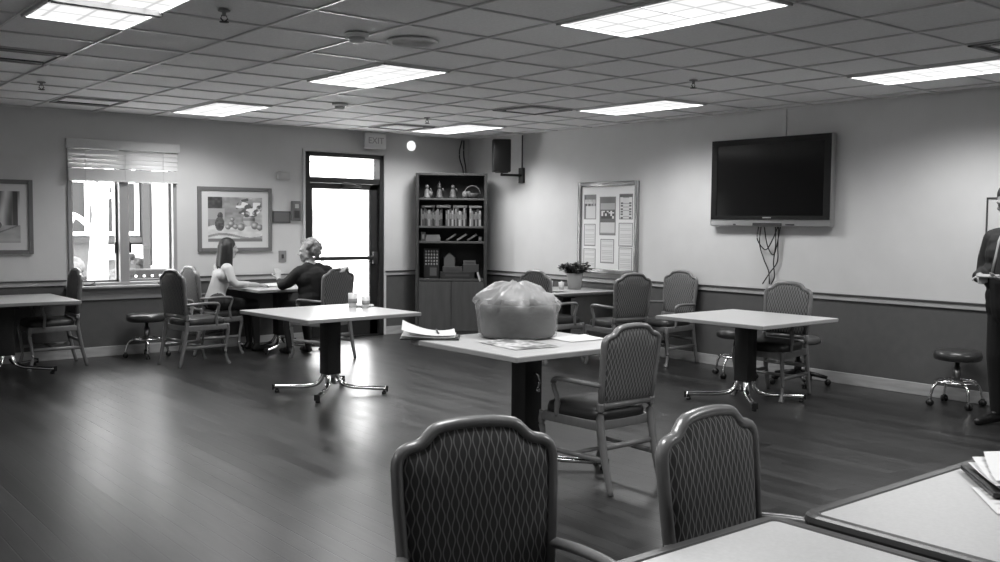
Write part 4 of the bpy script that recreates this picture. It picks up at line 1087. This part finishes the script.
def shoe(parent, heel, toe, m='shoe'):
    l = parent.location; h, t = Vector(heel), Vector(toe); d = (t - h)
    B = Body(); B.limb(h + Vector((0, 0, .04)), .036, h + d * .55 + Vector((0, 0, .038)), .037, 'h'); B.limb(h + d * .55 + Vector((0, 0, .034)), .036, t + Vector((0, 0, .027)), .027, 'h'); B.limb(h + Vector((0, 0, .04)), .034, h + d * .15 + Vector((0, 0, .085)), .038, 'h')
    o = B.build('shoe', {'h': M[m]}, .009)
    for v in o.data.vertices: v.co -= l; v.co.z = max(v.co.z, .004)
    o.parent = parent

# woman in the pale sweater, facing right (+x), forearms on the table
B = Body(); bx, by = 4.40, 10.57
B.limb((bx, by - .085, .585), .105, (bx, by + .085, .585), .105, 'pants')
B.chain([(bx, by, .60), (bx + .03, by, .72), (bx + .085, by - .005, .86)], [.115, .10, .105], 'top')
B.limb((bx + .085, by - .075, .88), .088, (bx + .085, by + .065, .88), .088, 'top')
B.limb((bx + .10, by - .125, .965), .062, (bx + .10, by + .115, .965), .062, 'top')
B.limb((bx + .10, by - .005, 1.0), .05, (bx + .135, by - .005, 1.09), .043, 'skin')
for s in (-1, 1):
    B.limb((bx + .02, by + s * .095, .565), .088, (bx + .43, by + s * .10, .545), .062, 'pants')
    B.chain([(bx + .43, by + s * .10, .535), (bx + .45, by + s * .10, .30), (bx + .46, by + s * .10, .10)], [.06, .052, .038], 'pants')
# right arm (towards the camera)
B.chain([(bx + .10, by - .165, .955), (bx + .11, by - .225, .84), (bx + .15, by - .25, .785)], [.055, .047, .043], 'top')
B.limb((bx + .15, by - .25, .785), .043, (bx + .26, by - .25, .785), .038, 'top'); B.limb((bx + .26, by - .25, .785), .033, (bx + .40, by - .235, .775), .026, 'skin')
B.hand((bx + .41, by - .235, .775), (1, .15, -.02), (0, 0, 1), 1, .25)
B.chain([(bx + .10, by + .155, .955), (bx + .16, by + .21, .82), (bx + .20, by + .2, .79)], [.055, .046, .042], 'top')
B.limb((bx + .20, by + .2, .79), .042, (bx + .33, by + .13, .78), .034, 'top'); B.limb((bx + .33, by + .13, .78), .031, (bx + .44, by + .07, .775), .026, 'skin')
B.hand((bx + .45, by + .065, .775), (1, -.4, -.02), (0, 0, 1), -1, .25)
A, R = B.head((bx + .165, by - .01, 1.185), (1, -.12, -.06))
w1 = B.build('person', {'top': M['sweater'], 'pants': M['darkcloth'], 'skin': M['skin'], 'lip': M['lip']}, loc=(bx, by, 0))
tag(w1, 'seated woman with long dark hair in a pale sweater, hands on table', 'person', 'people in the room')
hr = [(A(0, -.02, .045), (.085, .095, .085), R)]
for x in (-1, 1):
    hr += [(A(x * .066, -.01, .05), .034, A(x * .078, -.005, -.06), .036), (A(x * .078, -.005, -.06), .036, A(x * .082, .0, -.17), .032), (A(x * .05, -.06, .02), .05, A(x * .06, -.075, -.2), .045), (A(x * .085, .0, -.17), .032, A(x * .08, .02, -.26), .016)]
hr += [(A(0, -.075, .02), .05, A(0, -.085, -.2), .045), (A(0, -.085, -.2), .045, A(0, -.075, -.28), .025)]
child_blobs('hair', w1, hr, M['darkhair']); eyes(w1, A)
for s in (-1, 1): shoe(w1, (bx + .43, by + s * .10, 0), (bx + .64, by + s * .11, 0))

# woman in black, back to the camera, looking left
B = Body(); bx, by = 5.19, 9.60
B.limb((bx - .10, by, .60), .13, (bx + .10, by, .60), .13, 'pants')
B.limb((bx - .09, by, .66), .14, (bx + .09, by, .66), .14, 'top')
B.chain([(bx, by, .64), (bx - .03, by + .01, .76), (bx - .05, by + .02, .88)], [.15, .15, .145], 'top')
B.limb((bx - .10, by + .015, .75), .13, (bx + .07, by + .01, .75), .135, 'top')
B.limb((bx - .15, by + .02, .87), .115, (bx + .06, by + .01, .87), .12, 'top')
B.limb((bx - .20, by + .03, .945), .078, (bx + .11, by + .01, .945), .08, 'top')
B.limb((bx - .12, by + .03, .985), .07, (bx + .01, by + .03, .985), .07, 'top')
B.limb((bx - .06, by + .03, .99), .065, (bx - .075, by + .06, 1.07), .055, 'skin')
for s in (-1, 1):
    B.limb((bx + s * .10, by + .02, .575), .095, (bx + s * .115 - .04, by + .43, .55), .068, 'pants')
    B.chain([(bx + s * .115 - .04, by + .43, .54), (bx + s * .115 - .04, by + .42, .30), (bx + s * .115 - .04, by + .38, .10)], [.064, .055, .042], 'pants')
B.chain([(bx - .23, by + .03, .935), (bx - .305, by + .10, .84), (bx - .335, by + .20, .80)], [.072, .065, .055], 'top')
B.limb((bx - .335, by + .20, .80), .055, (bx - .27, by + .40, .83), .036, 'top'); B.limb((bx - .27, by + .40, .83), .028, (bx - .255, by + .45, .85), .024, 'skin')
B.hand((bx - .25, by + .46, .855), (.1, .5, .8), (-.3, -1, .3), -1, .25)
B.chain([(bx + .13, by + .01, .93), (bx + .22, by - .0, .85), (bx + .27, by - .08, .86)], [.072, .06, .05], 'top')
B.limb((bx + .27, by - .08, .86), .05, (bx + .235, by - .20, .975), .036, 'top'); B.limb((bx + .235, by - .20, .975), .028, (bx + .215, by - .25, .995), .024, 'skin')
B.hand((bx + .205, by - .26, 1.0), (-.8, -.6, -.05), (0, 0, 1), 1, .35)
A, R = B.head((bx - .085, by + .075, 1.165), (-.8, .6, -.05), k=1.02)
w2 = B.build('person', {'top': M['blackcloth'], 'pants': M['darkcloth'], 'skin': M['skin'], 'lip': M['lip']}, loc=(bx, by, 0))
tag(w2, 'seated woman in black with short curly grey hair, seen from behind', 'person', 'people in the room')
hr = [(A(0, -.042, .045), (.098, .098, .098), R)]
rnd = random.Random(3)
for k in range(64):
    a = rnd.uniform(-2.4, 2.4) - PI / 2; e = rnd.uniform(-.75, 1.45); v = Vector((math.cos(a) * math.cos(e), math.sin(a) * math.cos(e), math.sin(e)))
    if v.y > .12 and v.z < .5: continue
    hr.append((A(v.x * .100, -.025 + v.y * .108, .03 + v.z * .104), (.027, .027, .027), None))
child_blobs('hair', w2, hr, M['greyhair'], .008, 2); eyes(w2, A)
b = MB(); l = w2.location   # glasses pushed up on the hair
for x in (-1, 1): b.tube([A(x * .034 + .026 * math.cos(t), .062 + .0 * t, .112 + .02 * math.sin(t)) - l for t in [2 * PI * i / 14 for i in range(14)]], .003, n=6, closed=True); b.tube([A(x * .06, .06, .112) - l, A(x * .094, .0, .085) - l], .003, n=6)
b.tube([A(-.01, .064, .112) - l, A(.01, .064, .112) - l], .003, n=6); b.build('glasses', M['silver'], w2)
for s in (-1, 1): shoe(w2, (bx + s * .115 - .04, by + .36, 0), (bx + s * .13 - .04, by + .57, 0))

# person standing at the right edge, looking down at something held in both hands
B = Body(); bx, by = 7.60, 3.225; F = unit((-.97, .12, 0)); Lf = Vector((F.y * -1, F.x, 0))   # Lf = person's left
P = lambda f, l, z: Vector((bx, by, 0)) + F * f + Lf * l + Vector((0, 0, z))
B.limb(P(0, -.10, .93), .125, P(0, .10, .93), .125, 'pants')
B.chain([P(.01, 0, .86), P(.03, 0, 1.05), P(.01, 0, 1.25)], [.165, .168, .15], 'top'); B.limb(P(.01, -.11, 1.08), .14, P(.01, .11, 1.08), .14, 'top')
B.limb(P(0, -.10, .86), .12, P(0, .10, .86), .12, 'top')
B.limb(P(0, -.10, 1.22), .135, P(0, .10, 1.22), .135, 'top'); B.limb(P(-.005, -.13, 1.30), .10, P(-.005, .13, 1.30), .10, 'top'); B.limb(P(-.01, -.165, 1.355), .066, P(-.01, .165, 1.355), .066, 'top'); B.limb(P(-.005, -.07, 1.40), .06, P(-.005, .07, 1.40), .06, 'top')
B.limb(P(0, 0, 1.40), .06, P(.08, 0, 1.52), .054, 'skin')
for s in (-1, 1):
    B.chain([P(0, s * .105, .88), P(.02, s * .115, .50), P(-.03, s * .12, .10)], [.10, .076, .058], 'pants')
    B.chain([P(-.01, s * .195, 1.335), P(-.01, s * .245, 1.19), P(.0, s * .255, 1.08)], [.076, .066, .06], 'top')
    B.limb(P(0, s * .255, 1.08), .06, P(.21, s * .17, 1.07), .046, 'top'); B.limb(P(.21, s * .165, 1.07), .032, P(.265, s * .12, 1.07), .028, 'skin')
    B.hand(P(.272, s * .112, 1.07), F * 1.0 - Lf * s * .75 + Vector((0, 0, .0)), (0, 0, 1) if s < 0 else (0, 0, -1), 1 if s < 0 else 1, .35)
A, R = B.head(P(.13, 0, 1.60), F * 1.0 + Vector((0, 0, -.42)), k=1.03)
w3 = B.build('person', {'top': M['blackcloth'], 'pants': M['blackcloth'], 'skin': M['skin2'], 'lip': M['lip']}, loc=(bx, by, 0))
tag(w3, 'person in black standing at the right edge, both hands held forward', 'person', 'people in the room')
hr = [(A(0, -.022, .05), (.083, .096, .082), R)]
for x in (-1, 1): hr += [(A(x * .062, -.03, .04), .026, A(x * .07, -.04, -.03), .02)]
hr.append((A(0, -.08, .02), .045, A(0, -.085, -.05), .035))
child_blobs('hair', w3, hr, M['darkhair']); eyes(w3, A, 1.03)
for s in (-1, 1): shoe(w3, P(-.05, s * .12, 0), P(.20, s * .145, 0))
l = w3.location; MB().tube([P(.075, -.07, 1.395) - l, P(.118, -.075, 1.33) - l, P(.145, -.08, 1.22) - l, P(.178, -.085, 1.10) - l], .012, n=8, flat=.3).build('lanyard', M['g150'], w3)
o = MB().box((0, 0, 0), (.075, .14, .012), bev=.004).build('hand_held_device', M['g150'], loc=tuple(P(.36, 0, 1.085 * 1.055))); o.rotation_euler = (0, .2, math.atan2(F.y, F.x)); tag(o, 'small pale flat device held by the standing person', 'device')

w3.scale = (1, 1, 1.055)

# ------------------------------------------------------------------ light, camera, view
wd = bpy.data.worlds.new('overcast_sky'); sc.world = wd; wd.use_nodes = True
N = wd.node_tree.nodes; bg = N['Background']; bg.inputs['Color'].default_value = (1, 1, 1, 1); bg.inputs['Strength'].default_value = SKY

cam = bpy.data.cameras.new('camera'); co = bpy.data.objects.new('camera', cam); COL.objects.link(co)
cam.sensor_width = 36; cam.lens = 972.1 / 1000 * 36; cam.clip_start = .05; cam.clip_end = 200
rw = [(0.7775, 0.0312, -0.6281), (-0.6289, 0.0515, -0.7758), (0.0082, 0.9982, 0.0596)]
q = Matrix(rw).to_quaternion().normalized()
co.matrix_world = Matrix.Translation((0, 0, 1.503)) @ q.to_matrix().to_4x4()
sc.camera = co
sc.view_settings.view_transform = 'Standard'; sc.view_settings.look = 'None'
sc.view_settings.exposure = 0.9; sc.view_settings.gamma = 1.0
